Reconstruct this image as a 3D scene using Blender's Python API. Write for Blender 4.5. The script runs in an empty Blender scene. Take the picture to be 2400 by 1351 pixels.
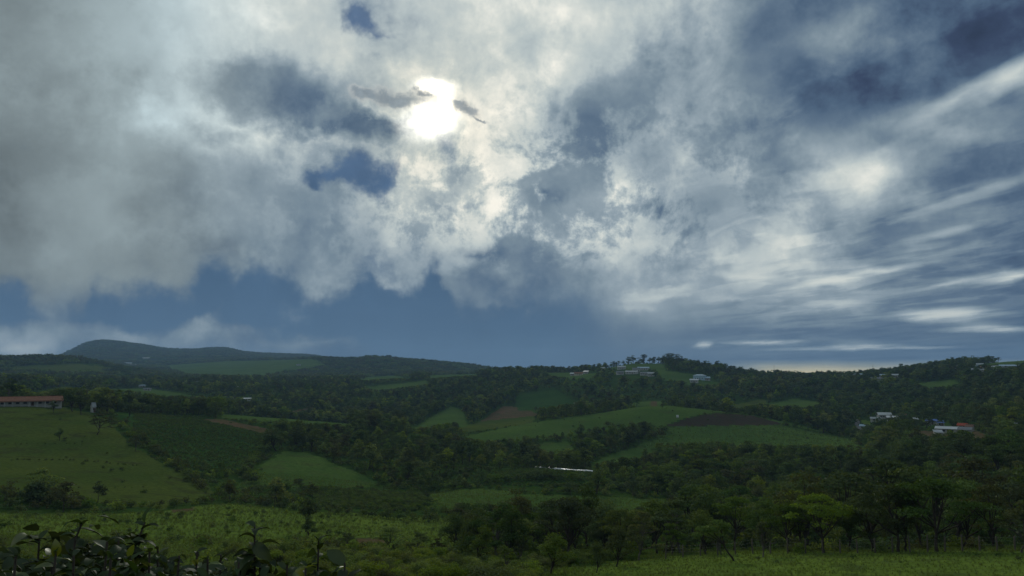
import bpy, bmesh, math, random
import numpy as np
from mathutils import Vector, Matrix, Euler

random.seed(7)
rng = np.random.default_rng(11)
SC = bpy.context.scene
COL = SC.collection

# ------------------------------------------------------------------ camera
FPX = 1813.0                       # focal length in pixels of the 2400 px wide photograph
HORIZON = 868.0
PITCH = math.atan((HORIZON - 675.5) / FPX)
CAMZ = 60.0
cam_data = bpy.data.cameras.new('camera')
cam_data.sensor_width = 36.0
cam_data.lens = 36.0 * FPX / 2400.0
cam_data.clip_start = 0.1
cam_data.clip_end = 60000.0
cam = bpy.data.objects.new('camera', cam_data)
COL.objects.link(cam)
cam.location = (0, 0, CAMZ)
cam.rotation_euler = (math.pi / 2 + PITCH, 0, 0)
SC.camera = cam

CP, SP = math.cos(PITCH), math.sin(PITCH)


def px_dir(px, py):
    """Photograph pixel -> (azimuth, elevation); azimuth clockwise from +Y."""
    x = (np.asarray(px, float) - 1200.0) / FPX
    y = (675.5 - np.asarray(py, float)) / FPX
    X, Y, Z = x, CP - y * SP, SP + y * CP
    return np.arctan2(X, Y), np.arctan2(Z, np.hypot(X, Y))


def dir_px(az, el):
    X, Y, Z = np.sin(az) * np.cos(el), np.cos(az) * np.cos(el), np.sin(el)
    f = Y * CP + Z * SP
    u = -Y * SP + Z * CP
    f = np.maximum(f, 0.05)
    return 1200.0 + FPX * X / f, 675.5 - FPX * u / f


def lin(c):
    c = np.asarray(c, float) / 255.0
    return np.where(c <= 0.04045, c / 12.92, ((c + 0.055) / 1.055) ** 2.4)


# ------------------------------------------------------------------ render / exposure
SC.render.engine = 'CYCLES'
SC.view_settings.view_transform = 'Standard'
SC.view_settings.look = 'None'
SC.view_settings.exposure = 0.0
SC.view_settings.gamma = 1.0
SC.view_settings.use_curve_mapping = False
cy = SC.cycles
cy.use_denoising = True
cy.max_bounces = 5
cy.diffuse_bounces = 3
cy.glossy_bounces = 2
cy.transmission_bounces = 3
cy.transparent_max_bounces = 8
cy.volume_bounces = 0
cy.caustics_reflective = False
cy.caustics_refractive = False

# ------------------------------------------------------------------ sky
SUN_AZ, SUN_EL = [float(v) for v in px_dir(1003, 275)]


def sky_tables():
    """Broad tone of the cloud deck over the visible part of the sky and how closed it is."""
    rows = {
        -150: [(-400, 115), (0, 125), (300, 160), (600, 200), (900, 195), (1300, 195), (1700, 150), (2100, 110), (2400, 85), (2800, 85)],
        0: [(-400, 112), (0, 122), (150, 140), (300, 163), (420, 196), (520, 212), (600, 212), (750, 206), (850, 170), (950, 207), (1100, 212), (1300, 212), (1500, 200), (1600, 184), (1700, 158), (1800, 132), (2000, 116), (2200, 80), (2400, 68), (2800, 70)],
        100: [(-400, 112), (0, 128), (150, 150), (300, 166), (420, 186), (550, 186), (700, 206), (800, 204), (870, 170), (950, 188), (1050, 200), (1200, 208), (1400, 203), (1550, 172), (1700, 140), (1800, 116), (1950, 132), (2100, 108), (2200, 80), (2400, 70), (2800, 75)],
        200: [(-400, 112), (0, 122), (100, 126), (200, 150), (300, 156), (400, 180), (500, 178), (600, 170), (700, 175), (770, 200), (850, 198), (900, 180), (1000, 212), (1100, 210), (1250, 198), (1400, 165), (1500, 142), (1650, 150), (1800, 126), (1950, 88), (2100, 78), (2250, 96), (2330, 120), (2400, 150), (2800, 150)],
        290: [(-400, 105), (0, 115), (150, 126), (250, 148), (320, 184), (380, 196), (450, 186), (560, 185), (700, 180), (850, 160), (930, 180), (1000, 225), (1100, 208), (1200, 186), (1350, 142), (1450, 130), (1600, 146), (1750, 142), (1900, 120), (2000, 134), (2100, 156), (2200, 170), (2300, 165), (2350, 130), (2400, 105), (2800, 105)],
        330: [(-400, 102), (0, 108), (150, 124), (300, 155), (400, 160), (520, 195), (620, 180), (740, 165), (850, 150), (950, 190), (1040, 190), (1150, 192), (1300, 172), (1400, 132), (1480, 132), (1600, 140), (1700, 148), (1850, 150), (1960, 152), (2050, 140), (2150, 125), (2300, 112), (2400, 105), (2800, 100)],
        385: [(-400, 100), (0, 105), (150, 125), (300, 148), (400, 145), (500, 155), (620, 158), (740, 150), (850, 150), (950, 195), (1040, 182), (1150, 192), (1300, 190), (1400, 160), (1480, 130), (1600, 128), (1700, 150), (1850, 152), (1960, 196), (2040, 205), (2120, 130), (2300, 102), (2400, 100), (2800, 95)],
        450: [(-400, 98), (0, 100), (150, 128), (250, 142), (350, 118), (420, 125), (500, 145), (650, 152), (720, 150), (820, 150), (900, 160), (970, 192), (1100, 196), (1200, 180), (1300, 176), (1450, 192), (1550, 124), (1650, 142), (1850, 152), (1950, 185), (2030, 198), (2100, 140), (2200, 135), (2300, 128), (2400, 110), (2800, 100)],
        520: [(-400, 98), (0, 104), (150, 124), (300, 146), (450, 128), (600, 150), (800, 155), (900, 168), (1000, 185), (1150, 190), (1300, 186), (1450, 182), (1540, 160), (1620, 120), (1700, 150), (1850, 182), (1950, 172), (2050, 126), (2150, 145), (2300, 130), (2400, 105), (2800, 95)],
        600: [(-400, 100), (0, 108), (200, 134), (400, 128), (600, 140), (800, 140), (950, 160), (1050, 152), (1200, 160), (1350, 168), (1500, 160), (1650, 152), (1740, 190), (1850, 206), (1910, 190), (1960, 140), (2050, 135), (2200, 142), (2300, 125), (2400, 95), (2800, 90)],
        660: [(-400, 95), (0, 105), (150, 130), (350, 140), (450, 130), (600, 130), (750, 136), (900, 140), (1000, 140), (1080, 128), (1200, 128), (1350, 132), (1450, 148), (1600, 172), (1700, 190), (1800, 188), (1900, 172), (2000, 150), (2100, 120), (2250, 110), (2400, 105), (2800, 90)],
        720: [(-400, 85), (0, 95), (150, 118), (300, 115), (500, 110), (700, 110), (900, 110), (1050, 112), (1150, 116), (1300, 114), (1400, 138), (1500, 160), (1600, 150), (1700, 142), (1850, 150), (2000, 148), (2100, 128), (2200, 130), (2300, 128), (2400, 100), (2800, 90)],
        780: [(-400, 105), (0, 115), (100, 122), (200, 118), (350, 96), (460, 120), (600, 100), (800, 96), (1000, 94), (1200, 97), (1400, 106), (1600, 116), (1700, 108), (1850, 98), (2000, 92), (2200, 98), (2400, 95), (2800, 90)],
        825: [(-400, 122), (0, 128), (150, 124), (300, 108), (460, 112), (700, 112), (850, 98), (1000, 92), (1200, 95), (1400, 102), (1600, 110), (1750, 108), (1900, 100), (2100, 96), (2400, 90), (2800, 90)],
        860: [(-400, 110), (0, 112), (300, 100), (900, 92), (1300, 98), (1600, 100), (1700, 96), (2000, 92), (2400, 90), (2800, 90)],
        900: [(-400, 110), (0, 112), (300, 100), (900, 92), (1300, 98), (1700, 100), (2400, 95), (2800, 90)],
    }
    ys = np.array(sorted(rows))
    return ys, rows


SKY_YS, SKY_ROWS = sky_tables()


def soft(x, lo, hi):
    t = np.clip((x - lo) / (hi - lo), 0, 1)
    return t * t * (3 - 2 * t)


def ell(px, py, cx, cy_, rx, ry, rot=0.0):
    a = math.radians(rot)
    dx, dy = px - cx, py - cy_
    u = dx * math.cos(a) - dy * math.sin(a)
    v = dx * math.sin(a) + dy * math.cos(a)
    return np.sqrt((u / rx) ** 2 + (v / ry) ** 2)


# tone patches on the cloud deck: cx, cy, rx, ry, rotation (deg, counter-clockwise), tone, opacity
TONES = [
    (590, 145, 85, 45, 0, 140, .8), (650, 215, 185, 85, -12, 116, 1.0), (800, 292, 180, 46, -8, 108, 1.0), (690, 240, 110, 50, -10, 106, .8),
    (560, 190, 60, 60, 0, 140, .6), (470, 262, 70, 24, -24, 212, .8), (590, 305, 110, 15, -20, 208, .9), (740, 335, 95, 16, -4, 196, .85),
    (820, 350, 80, 14, 0, 170, .7), (560, 330, 60, 14, -12, 205, .5), (480, 320, 70, 16, -18, 140, .7), (545, 310, 30, 10, -15, 150, .6),
    (330, 250, 30, 45, 25, 205, .5), (300, 195, 12, 50, 20, 140, .5), (380, 400, 70, 50, 0, 135, .5),
    (830, 115, 60, 60, 0, 212, .7), (1030, 108, 40, 10, 0, 226, .8), (880, 260, 90, 10, -12, 222, .8), (840, 215, 60, 26, -20, 165, .6), (960, 175, 90, 16, -8, 215, .6),
    (960, 330, 55, 30, 0, 205, .7), (990, 400, 90, 50, -30, 200, .6), (1135, 250, 70, 50, 0, 212, .5),
    (1210, 60, 130, 60, 20, 212, .4), (1330, 160, 160, 60, 30, 210, .5), (1290, 60, 60, 20, 30, 185, .5), (1490, 190, 190, 45, 38, 146, .6), (1380, 275, 110, 40, 50, 138, .5),
    (1290, 432, 32, 12, -25, 120, .8), (1335, 462, 22, 9, -20, 130, .7), (1230, 500, 30, 10, 30, 150, .5), (1110, 480, 26, 12, -20, 130, .6), (1160, 540, 18, 12, 0, 150, .6),
    (1560, 400, 55, 22, 0, 112, .8), (1520, 350, 45, 20, 30, 120, .6), (1650, 480, 45, 24, 0, 122, .7), (1490, 470, 40, 60, 20, 190, .5),
    (1240, 590, 60, 30, 0, 170, .6), (1430, 540, 70, 40, 0, 186, .5), (1080, 545, 55, 45, 0, 188, .6), (960, 560, 40, 45, 0, 175, .6), (1160, 560, 60, 25, 20, 195, .5),
    (880, 470, 50, 22, -10, 170, .7), (790, 465, 45, 22, 0, 165, .7), (690, 430, 40, 30, 0, 160, .5), (560, 500, 80, 40, 0, 152, .5), (420, 560, 70, 30, 0, 118, .5), (500, 590, 90, 18, 0, 115, .5),
    (1085, 632, 50, 26, 0, 164, .9), (1130, 690, 100, 16, 0, 126, .6), (1180, 650, 90, 26, 0, 152, .8), (1100, 720, 70, 14, 0, 128, .7),
    (1830, 110, 90, 22, 22, 145, .5), (1750, 60, 60, 20, 30, 110, .5), (2060, 190, 190, 50, 22, 84, .6), (2330, 40, 130, 50, 25, 72, .6),
    (1760, 200, 60, 18, 25, 150, .5), (2250, 222, 120, 22, 24, 178, .8), (2370, 190, 70, 20, 27, 200, .95), (2110, 265, 110, 18, 15, 165, .6), (2280, 280, 120, 16, 20, 110, .6), (2380, 245, 80, 14, 24, 90, .6),
    (1990, 318, 70, 26, 22, 172, .5), (2010, 410, 65, 28, 18, 210, .9), (1940, 425, 60, 20, 18, 195, .5), (1940, 490, 110, 30, 12, 185, .6), (2250, 400, 110, 40, 15, 98, .6),
    (2330, 440, 100, 8, 17, 165, .8), (2200, 482, 80, 9, 17, 182, .8), (2370, 420, 40, 6, 20, 150, .6), (2120, 512, 60, 8, 14, 170, .6),
    (2200, 545, 85, 8, 11, 186, .8), (2120, 560, 60, 6, 12, 160, .6), (2330, 520, 70, 8, 14, 140, .5), (2060, 590, 60, 18, 15, 118, .6), (2330, 590, 90, 22, 10, 95, .6),
    (1820, 560, 90, 50, 20, 205, .7), (1770, 620, 100, 28, -6, 206, .7), (1980, 650, 120, 9, 10, 208, .9), (1880, 668, 110, 7, 5, 195, .8), (1720, 645, 60, 8, -8, 212, .8),
    (2200, 630, 120, 16, 8, 108, .6), (2370, 645, 55, 11, 8, 205, .9), (2270, 657, 100, 5, 8, 165, .8), (2120, 665, 40, 12, 0, 118, .6),
    (1900, 705, 50, 16, 0, 178, .6), (1950, 715, 60, 9, 0, 190, .7), (2060, 690, 80, 18, 5, 150, .6), (1820, 700, 50, 14, 0, 165, .5), (1530, 690, 70, 14, 6, 186, .7), (1580, 672, 70, 10, 0, 182, .6), (1660, 695, 25, 7, 0, 180, .6), (1500, 718, 40, 6, 0, 186, .6),
    (2215, 738, 105, 13, 0, 200, .95), (2330, 770, 90, 7, 0, 182, .9), (2300, 715, 100, 12, 0, 120, .5), (1800, 750, 40, 6, -15, 150, .5), (1960, 733, 80, 5, 0, 170, .7),
    (1650, 811, 17, 6, 12, 185, .95), (1770, 801, 70, 4, 2, 196, .9), (1890, 800, 90, 3, 3, 160, .8), (2000, 813, 75, 6, 1, 200, .95), (1850, 816, 90, 4, 0, 160, .7), (2120, 814, 90, 4, 0, 175, .8), (2300, 810, 80, 3, 0, 140, .6),
    (2000, 840, 250, 10, 0, 90, .6), (1700, 845, 150, 12, 0, 96, .4),
    (460, 776, 52, 26, 0, 150, .95), (520, 750, 22, 10, 0, 132, .7), (560, 800, 60, 10, 0, 128, .6), (620, 775, 16, 9, 0, 118, .5), (125, 790, 70, 30, 25, 146, .9), (60, 822, 90, 18, 0, 150, .9), (160, 735, 36, 44, 10, 134, .8), (40, 760, 60, 10, 0, 96, .7), (140, 770, 14, 22, 20, 108, .6), (740, 806, 120, 13, 0, 134, .9), (660, 800, 60, 8, 0, 126, .8), (810, 812, 40, 8, 0, 130, .7), (290, 782, 120, 26, -8, 136, .95), (390, 802, 80, 14, 0, 130, .9),
    (1005, 283, 70, 44, 0, 250, 1.0), (1020, 208, 60, 30, 0, 250, 1.0), (1035, 240, 22, 22, 0, 250, .9),
]
# gaps through which the deep blue behind the deck shows: cx, cy, rx, ry, rotation, opacity
GAPS = [
    (850, 425, 85, 36, -24, .85), (900, 455, 42, 40, 0, .9), (760, 395, 90, 22, 8, .7), (700, 395, 50, 14, 0, .4), (920, 420, 26, 50, 0, .8), (720, 415, 30, 22, 0, .9),
    (845, 28, 40, 36, -30, .85), (885, 62, 40, 26, 0, .6), (820, 60, 24, 30, 0, .5), (895, 150, 40, 14, -20, .45),
    (1055, 385, 28, 50, 20, .42), (1130, 340, 30, 26, 40, .4), (1075, 480, 36, 14, -20, .5), (1125, 607, 60, 14, -8, .35), (1035, 612, 20, 18, 0, .4),
    (990, 262, 26, 7, 0, .0),
]
# lower edge of the big cloud deck, in pixels of the photograph
BASE = [(-400, 690), (-100, 680), (0, 668), (60, 690), (100, 740), (200, 745), (225, 700), (280, 695), (340, 690), (400, 700), (428, 690), (440, 655), (480, 652), (540, 682), (570, 660), (640, 660), (680, 690), (720, 700),
        (780, 688), (830, 690), (870, 650), (920, 640), (960, 672), (985, 660), (1000, 632), (1030, 640), (1045, 690), (1062, 730), (1100, 738), (1180, 728), (1290, 712), (1400, 735), (1600, 770), (1800, 800), (2100, 880), (2800, 1000)]


def sky_sample(px, py):
    tone = np.zeros_like(px)
    prof = np.array([np.interp(px.ravel(), *zip(*SKY_ROWS[y])) for y in SKY_YS])       # rows x n
    yy = np.clip(py.ravel(), SKY_YS[0], SKY_YS[-1])
    k = np.clip(np.searchsorted(SKY_YS, yy) - 1, 0, len(SKY_YS) - 2)
    t = (yy - SKY_YS[k]) / (SKY_YS[k + 1] - SKY_YS[k])
    n = np.arange(len(yy))
    tone = (prof[k, n] * (1 - t) + prof[k + 1, n] * t).reshape(px.shape)
    for cx, cy_, rx, ry, rot, lum, op in TONES:
        e = ell(px, py, cx, cy_, max(rx, 16), max(ry, 7), rot)
        w = op * (1 - soft(e, 0.35, 1.35))
        tone = tone * (1 - w) + lum * w
    base = np.interp(px, *zip(*BASE))
    cov = 1 - soft(py, base - 62, base + 48)
    low = np.zeros_like(px)
    # fog lying on the far mountain, and the long bank beside it
    bank_top = np.interp(px, [-400, 0, 60, 120, 190, 230, 300, 370, 420, 460, 520, 560, 640, 730, 800, 860, 900], [740, 770, 768, 752, 735, 745, 765, 780, 772, 752, 765, 788, 798, 792, 800, 815, 835])
    low = soft(py, bank_top - 22, bank_top + 18) * (1 - soft(px, 820, 900))
    strength = np.interp(px, [-400, 200, 300, 400, 460, 520, 600, 740, 860], [1.0, 1.0, .98, .98, 1.0, 1.0, .9, .95, .6])
    cov = np.maximum(cov, low * strength)
    right = soft(px, 1250, 1500)
    cov = np.maximum(cov, right)
    # puffs hanging under the base
    for cx, cy_, rx, ry, op in ((1090, 640, 70, 45, .9), (1150, 700, 110, 36, .75), (905, 655, 60, 16, .6), (150, 720, 60, 60, .8), (520, 750, 22, 10, .5), (620, 776, 20, 12, .35), (520, 715, 26, 10, .25)):
        cov = np.maximum(cov, op * (1 - soft(ell(px, py, cx, cy_, rx, ry), .5, 1.25)))
    for cx, cy_, rx, ry, rot, op in GAPS:
        cov = cov * (1 - op * (1 - soft(ell(px, py, cx, cy_, rx, ry, rot), .25, 1.4)))
    grey = (1 - soft(px, 250, 750)) * (1 - soft(py, 640, 760))
    warm = np.exp(-(ell(px, py, 1000, 300, 190, 190) ** 2)) * 0.12 + 0.95 * soft(px, 1660, 1800) * soft(py, 850, 864)
    strip = soft(px, 1660, 1800) * soft(py, 850, 864)
    tone = tone + (205 - tone) * strip + 8 * (1 - soft(px, 150, 500)) * (1 - soft(py, 600, 720))
    return np.stack([tone / 255.0, grey, warm], -1), cov


class NT:
    """Small helper to write shader graphs."""

    def __init__(self, tree):
        self.t = tree
        self.n = tree.nodes
        self.l = tree.links

    def node(self, typ, **kw):
        nd = self.n.new(typ)
        for k, v in kw.items():
            setattr(nd, k, v)
        return nd

    def put(self, sock, v):
        if isinstance(v, bpy.types.NodeSocket):
            self.l.new(v, sock)
        else:
            sock.default_value = v

    def math(self, op, a, b=None, c=None, clamp=False):
        nd = self.node('ShaderNodeMath', operation=op, use_clamp=clamp)
        self.put(nd.inputs[0], a)
        if b is not None:
            self.put(nd.inputs[1], b)
        if c is not None:
            self.put(nd.inputs[2], c)
        return nd.outputs[0]

    def vmath(self, op, a, b=None, out=0):
        nd = self.node('ShaderNodeVectorMath', operation=op)
        self.put(nd.inputs[0], a)
        if b is not None:
            if op == 'SCALE':
                self.put(nd.inputs['Scale'], b)
            else:
                self.put(nd.inputs[1], b)
        return nd.outputs[out]

    def map(self, v, a, b, c=0.0, d=1.0, smooth=False):
        nd = self.node('ShaderNodeMapRange')
        nd.interpolation_type = 'SMOOTHSTEP' if smooth else 'LINEAR'
        nd.clamp = True
        self.put(nd.inputs['Value'], v)
        for k, x in zip(('From Min', 'From Max', 'To Min', 'To Max'), (a, b, c, d)):
            self.put(nd.inputs[k], x)
        return nd.outputs['Result']

    def mixc(self, f, a, b):
        nd = self.node('ShaderNodeMix', data_type='RGBA')
        self.put(nd.inputs[0], f)
        self.put(nd.inputs[6], a)
        self.put(nd.inputs[7], b)
        return nd.outputs[2]

    def mixf(self, f, a, b):
        nd = self.node('ShaderNodeMix', data_type='FLOAT')
        self.put(nd.inputs[0], f)
        self.put(nd.inputs[2], a)
        self.put(nd.inputs[3], b)
        return nd.outputs[0]

    def noise(self, vec, scale, detail=4.0, rough=0.5, dist=0.0, lac=2.0):
        nd = self.node('ShaderNodeTexNoise')
        nd.noise_dimensions = '3D'
        self.put(nd.inputs['Vector'], vec)
        nd.inputs['Scale'].default_value = scale
        nd.inputs['Detail'].default_value = detail
        nd.inputs['Roughness'].default_value = rough
        nd.inputs['Lacunarity'].default_value = lac
        nd.inputs['Distortion'].default_value = dist
        return nd


AMP1, AMP2, AMP3 = 0.52, 0.40, 0.16


def build_world():
    w = bpy.data.worlds.new('World')
    SC.world = w
    w.use_nodes = True
    w.cycles.sampling_method = 'MANUAL'
    w.cycles.sample_map_resolution = 512
    nt = NT(w.node_tree)
    nt.n.clear()
    D = nt.node('ShaderNodeTexCoord').outputs['Generated']
    sep = nt.node('ShaderNodeSeparateXYZ')
    nt.l.new(D, sep.inputs[0])
    X, Y, Z = sep.outputs
    az = nt.math('ARCTAN2', X, Y)
    el = nt.math('ARCSINE', Z)
    right = nt.map(az, 0.12, 0.36, smooth=True)
    # plane of the high stratus: streaks run along one wind direction and crowd together at the horizon
    zz = nt.math('MAXIMUM', nt.math('ADD', Z, 0.05), 0.03)
    pu = nt.math('DIVIDE', X, zz)
    pv = nt.math('DIVIDE', Y, zz)
    a0 = -0.19
    along = nt.math('ADD', nt.math('MULTIPLY', pu, math.sin(a0)), nt.math('MULTIPLY', pv, math.cos(a0)))
    across = nt.math('SUBTRACT', nt.math('MULTIPLY', pu, math.cos(a0)), nt.math('MULTIPLY', pv, math.sin(a0)))
    cmb = nt.node('ShaderNodeCombineXYZ')
    nt.put(cmb.inputs[0], nt.math('MULTIPLY', along, 0.7))
    nt.put(cmb.inputs[1], nt.math('MULTIPLY', across, 1.3))
    streak = nt.noise(cmb.outputs[0], 1.0, 4.0, 0.5, 0.8).outputs['Fac']
    # cauliflower detail of the nearer cloud
    warp = nt.noise(D, 9.0, 7.0, 0.6)
    wsep = nt.node('ShaderNodeSeparateColor')
    nt.l.new(warp.outputs['Color'], wsep.inputs[0])
    wa = nt.math('MULTIPLY', nt.math('SUBTRACT', wsep.outputs[0], 0.5), nt.mixf(right, 0.12, 0.07))
    we = nt.math('MULTIPLY', nt.math('SUBTRACT', wsep.outputs[1], 0.5), nt.mixf(right, 0.11, 0.02))
    lowfade = nt.map(el, 0.0, 0.09, 0.2, 1.0)
    we = nt.math('MULTIPLY', we, lowfade)
    sh = nt.math('MULTIPLY', nt.math('MULTIPLY', nt.math('SUBTRACT', streak, 0.5), right), nt.map(el, 0.0, 0.25, 0.002, 0.014))
    az2 = nt.math('ADD', az, wa)
    el2 = nt.math('ADD', nt.math('ADD', el, we), sh)

    half = 0.66
    els = np.concatenate([np.arange(-0.012, 0.2, 0.0085), np.arange(0.2, 0.476, 0.0125)])
    segs = [np.linspace(-half + k * 2 * half / 3, -half + (k + 1) * 2 * half / 3, 32) for k in range(3)]

    def chain(azs, t, cov):
        # every band waits for the one before it (the 1e-9 terms), which keeps the shader's working memory small
        colr = None
        for i, e in enumerate(els):
            px, py = dir_px(azs, np.full_like(azs, e))
            c, a = sky_sample(px, py)
            gt = bpy.data.node_groups.new('cloud_row', 'ShaderNodeTree')      # one band of the cloud deck
            gt.interface.new_socket('t', in_out='INPUT', socket_type='NodeSocketFloat')
            gt.interface.new_socket('c', in_out='OUTPUT', socket_type='NodeSocketColor')
            gt.interface.new_socket('a', in_out='OUTPUT', socket_type='NodeSocketFloat')
            gi, go, gr = gt.nodes.new('NodeGroupInput'), gt.nodes.new('NodeGroupOutput'), gt.nodes.new('ShaderNodeValToRGB')
            cr = gr.color_ramp
            cr.interpolation = 'LINEAR'
            m = len(azs)
            cr.elements[0].position, cr.elements[1].position = 0.0, 1.0
            for k in range(1, m - 1):
                cr.elements.new(k / (m - 1))
            for k in range(m):
                cr.elements[k].color = (*[float(v) for v in c[k]], float(a[k]))
            gt.links.new(gi.outputs[0], gr.inputs[0])
            gt.links.new(gr.outputs[0], go.inputs[0])
            gt.links.new(gr.outputs[1], go.inputs[1])
            rp = nt.node('ShaderNodeGroup')
            rp.node_tree = gt
            nt.put(rp.inputs[0], t if cov is None else nt.math('MULTIPLY_ADD', cov, 1e-9, t))
            if colr is None:
                colr, cov = rp.outputs[0], rp.outputs[1]
            else:
                f = nt.map(nt.math('MULTIPLY_ADD', cov, 1e-9, el2), float(els[i - 1]), float(e))
                colr = nt.mixc(f, colr, rp.outputs[0])
                cov = nt.mixf(f, cov, rp.outputs[1])
        return colr, cov

    deck = cov = None
    for sg in segs:
        cs, as_ = chain(sg, nt.map(az2, float(sg[0]), float(sg[-1])), cov)
        if deck is None:
            deck, cov = cs, as_
        else:
            side = nt.math('GREATER_THAN', az2, float(sg[0]))
            deck = nt.mixc(side, deck, cs)
            cov = nt.mixf(side, cov, as_)
    # outside the part in view the same kind of broken deck goes on
    chan = nt.node('ShaderNodeSeparateColor')
    nt.l.new(deck, chan.inputs[0])
    tone, grey, warm = chan.outputs
    broad = nt.noise(D, 2.2, 5.0, 0.55).outputs['Fac']
    out_az = nt.map(nt.math('ABSOLUTE', az2), 0.58, 0.80, smooth=True)
    out_el = nt.map(el2, 0.45, 0.62, smooth=True)
    outside = nt.math('MAXIMUM', out_az, out_el)
    tone = nt.mixf(outside, tone, nt.map(broad, 0.3, 0.7, 0.36, 0.80))
    cov = nt.mixf(outside, cov, 1.0)
    # fine structure, in tones
    fine = nt.noise(D, 17.0, 9.0, 0.62, 0.12).outputs['Fac']
    fine2 = nt.noise(D, 7.5, 7.0, 0.58, 0.2).outputs['Fac']
    calm = nt.math('MAXIMUM', nt.map(az, -0.50, -0.22, 0.26, 1.0, smooth=True), nt.map(el, 0.06, 0.12, 0.8, 0.0))
    calm = nt.math('MULTIPLY', calm, nt.math('MAXIMUM', nt.map(el, 0.035, 0.15, 0.3, 1.0, smooth=True), nt.map(az, -0.16, -0.06, 1.0, 0.0)))
    busy = nt.map(fine2, 0.38, 0.62, 0.35, 1.5, smooth=True)
    f1 = nt.math('MULTIPLY', nt.math('MULTIPLY', nt.math('SUBTRACT', fine, 0.5), busy), nt.mixf(right, AMP1, 0.36))
    f2 = nt.math('MULTIPLY', nt.math('SUBTRACT', fine2, 0.5), nt.mixf(right, AMP2, 0.2))
    f3 = nt.math('MULTIPLY', nt.math('MULTIPLY', nt.math('SUBTRACT', streak, 0.5), right), nt.map(el, 0.0, 0.1, 0.2, AMP3))
    fsum = nt.math('ADD', nt.math('MULTIPLY', nt.math('ADD', f1, f2), calm), f3)
    band = nt.map(nt.noise(cmb.outputs[0], 1.7, 7.0, 0.55, 0.5).outputs['Fac'], 0.43, 0.58, smooth=True)
    fsum = nt.math('ADD', fsum, nt.math('MULTIPLY', nt.math('MULTIPLY', nt.math('SUBTRACT', band, 0.85), 0.09), nt.math('MULTIPLY', right, nt.map(el, 0.02, 0.08))))
    # torn, sharp edged fragments round the sun and below it
    torn = nt.map(nt.noise(D, 11.0, 10.0, 0.66, 0.15).outputs['Fac'], 0.44, 0.57, smooth=True)
    ha, he = [float(v) for v in px_dir(1270, 470)]
    hd = nt.math('ADD', nt.math('POWER', nt.math('DIVIDE', nt.math('SUBTRACT', az, ha), 0.235), 2.0), nt.math('POWER', nt.math('DIVIDE', nt.math('SUBTRACT', el, he), 0.11), 2.0))
    heart = nt.math('ADD', 0.12, nt.math('MULTIPLY', nt.math('EXPONENT', nt.math('MULTIPLY', hd, -1.0)), 1.25))
    heart = nt.math('MULTIPLY', heart, nt.map(el, 0.10, 0.16, smooth=True))
    fsum = nt.math('ADD', fsum, nt.math('MULTIPLY', nt.math('MULTIPLY', nt.math('SUBTRACT', torn, 0.42), 0.24), heart))
    tone = nt.math('ADD', tone, fsum)
    # long slits where brighter sky shows between the layers on the right
    rip = nt.noise(cmb.outputs[0], 3.0, 6.0, 0.6, 0.3).outputs['Fac']
    vv = nt.node('ShaderNodeCombineXYZ')
    nt.put(vv.inputs[0], nt.math('ADD', az, nt.math('MULTIPLY', wa, 0.6)))
    nt.put(vv.inputs[1], nt.math('ADD', nt.math('ADD', el, nt.math('MULTIPLY', we, 0.7)), nt.math('MULTIPLY', nt.math('SUBTRACT', fine, 0.5), 0.006)))
    for cx, cyp, rx, ry, rot, tn in ((1790, 802, 110, 9, 1, .80), (2010, 814, 120, 10, 1, .83), (1880, 817, 110, 6, 0, .68), (2130, 815, 110, 6, 0, .72), (2215, 738, 150, 20, 0, .84), (2335, 771, 130, 11, 0, .78), (1652, 811, 28, 11, 10, .80), (1990, 650, 190, 14, 9, .86), (1760, 650, 110, 18, -8, .84),
                                     (2395, 642, 90, 17, 8, .88), (2255, 660, 130, 8, 8, .70), (2200, 546, 120, 14, 10, .66), (2195, 484, 110, 15, 15, .62), (2330, 441, 130, 15, 17, .58), (2385, 172, 130, 34, 27, .84), (2240, 232, 150, 26, 22, .74),
                                     (1540, 690, 110, 18, 5, .78), (1960, 712, 80, 12, 3, .76), (1700, 700, 60, 10, 0, .70), (1580, 672, 70, 12, 3, .76)):
        a, e = [float(v) for v in px_dir(cx, cyp)]
        mp = nt.node('ShaderNodeMapping', vector_type='TEXTURE')
        nt.l.new(vv.outputs[0], mp.inputs[0])
        mp.inputs['Location'].default_value = (a, e, 0)
        mp.inputs['Rotation'].default_value = (0, 0, math.radians(rot))
        mp.inputs['Scale'].default_value = (rx / FPX, ry * 0.85 / FPX, 1)
        gr = nt.node('ShaderNodeTexGradient', gradient_type='SPHERICAL')
        nt.l.new(mp.outputs[0], gr.inputs[0])
        w_ = nt.map(nt.math('MULTIPLY', gr.outputs['Fac'], nt.map(rip, 0.3, 0.7, 0.45, 1.55)), 0.02, 1.0, 0.0, 0.85)
        tone = nt.mixf(w_, tone, tn)
    tr_ = nt.node('ShaderNodeValToRGB')
    stops = [(0, (20, 26, 40)), (60, (56, 70, 96)), (85, (76, 97, 121)), (105, (95, 115, 135)), (130, (121, 139, 152)), (160, (151, 166, 175)), (190, (186, 197, 198)), (210, (206, 213, 209)), (230, (230, 232, 224)), (255, (255, 252, 240))]
    els_ = tr_.color_ramp.elements
    els_[0].position, els_[1].position = 0.0, 1.0
    for p, c in stops[1:-1]:
        els_.new(p / 255.0)
    for k, (p, c) in enumerate(stops):
        els_[k].color = (*[float(v) for v in lin(c)], 1)
    nt.l.new(tone, tr_.inputs[0])
    gcol = nt.vmath('SCALE', nt.mixc(0.5, (0.85, 1.045, 1.10, 1), (0.85, 1.045, 1.10, 1)), nt.math('POWER', nt.math('MULTIPLY', tone, 1.03), 2.2))
    deck = nt.mixc(grey, tr_.outputs[0], gcol)
    wcol = nt.vmath('MULTIPLY', deck, (1.42, 1.06, 0.5))
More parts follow.
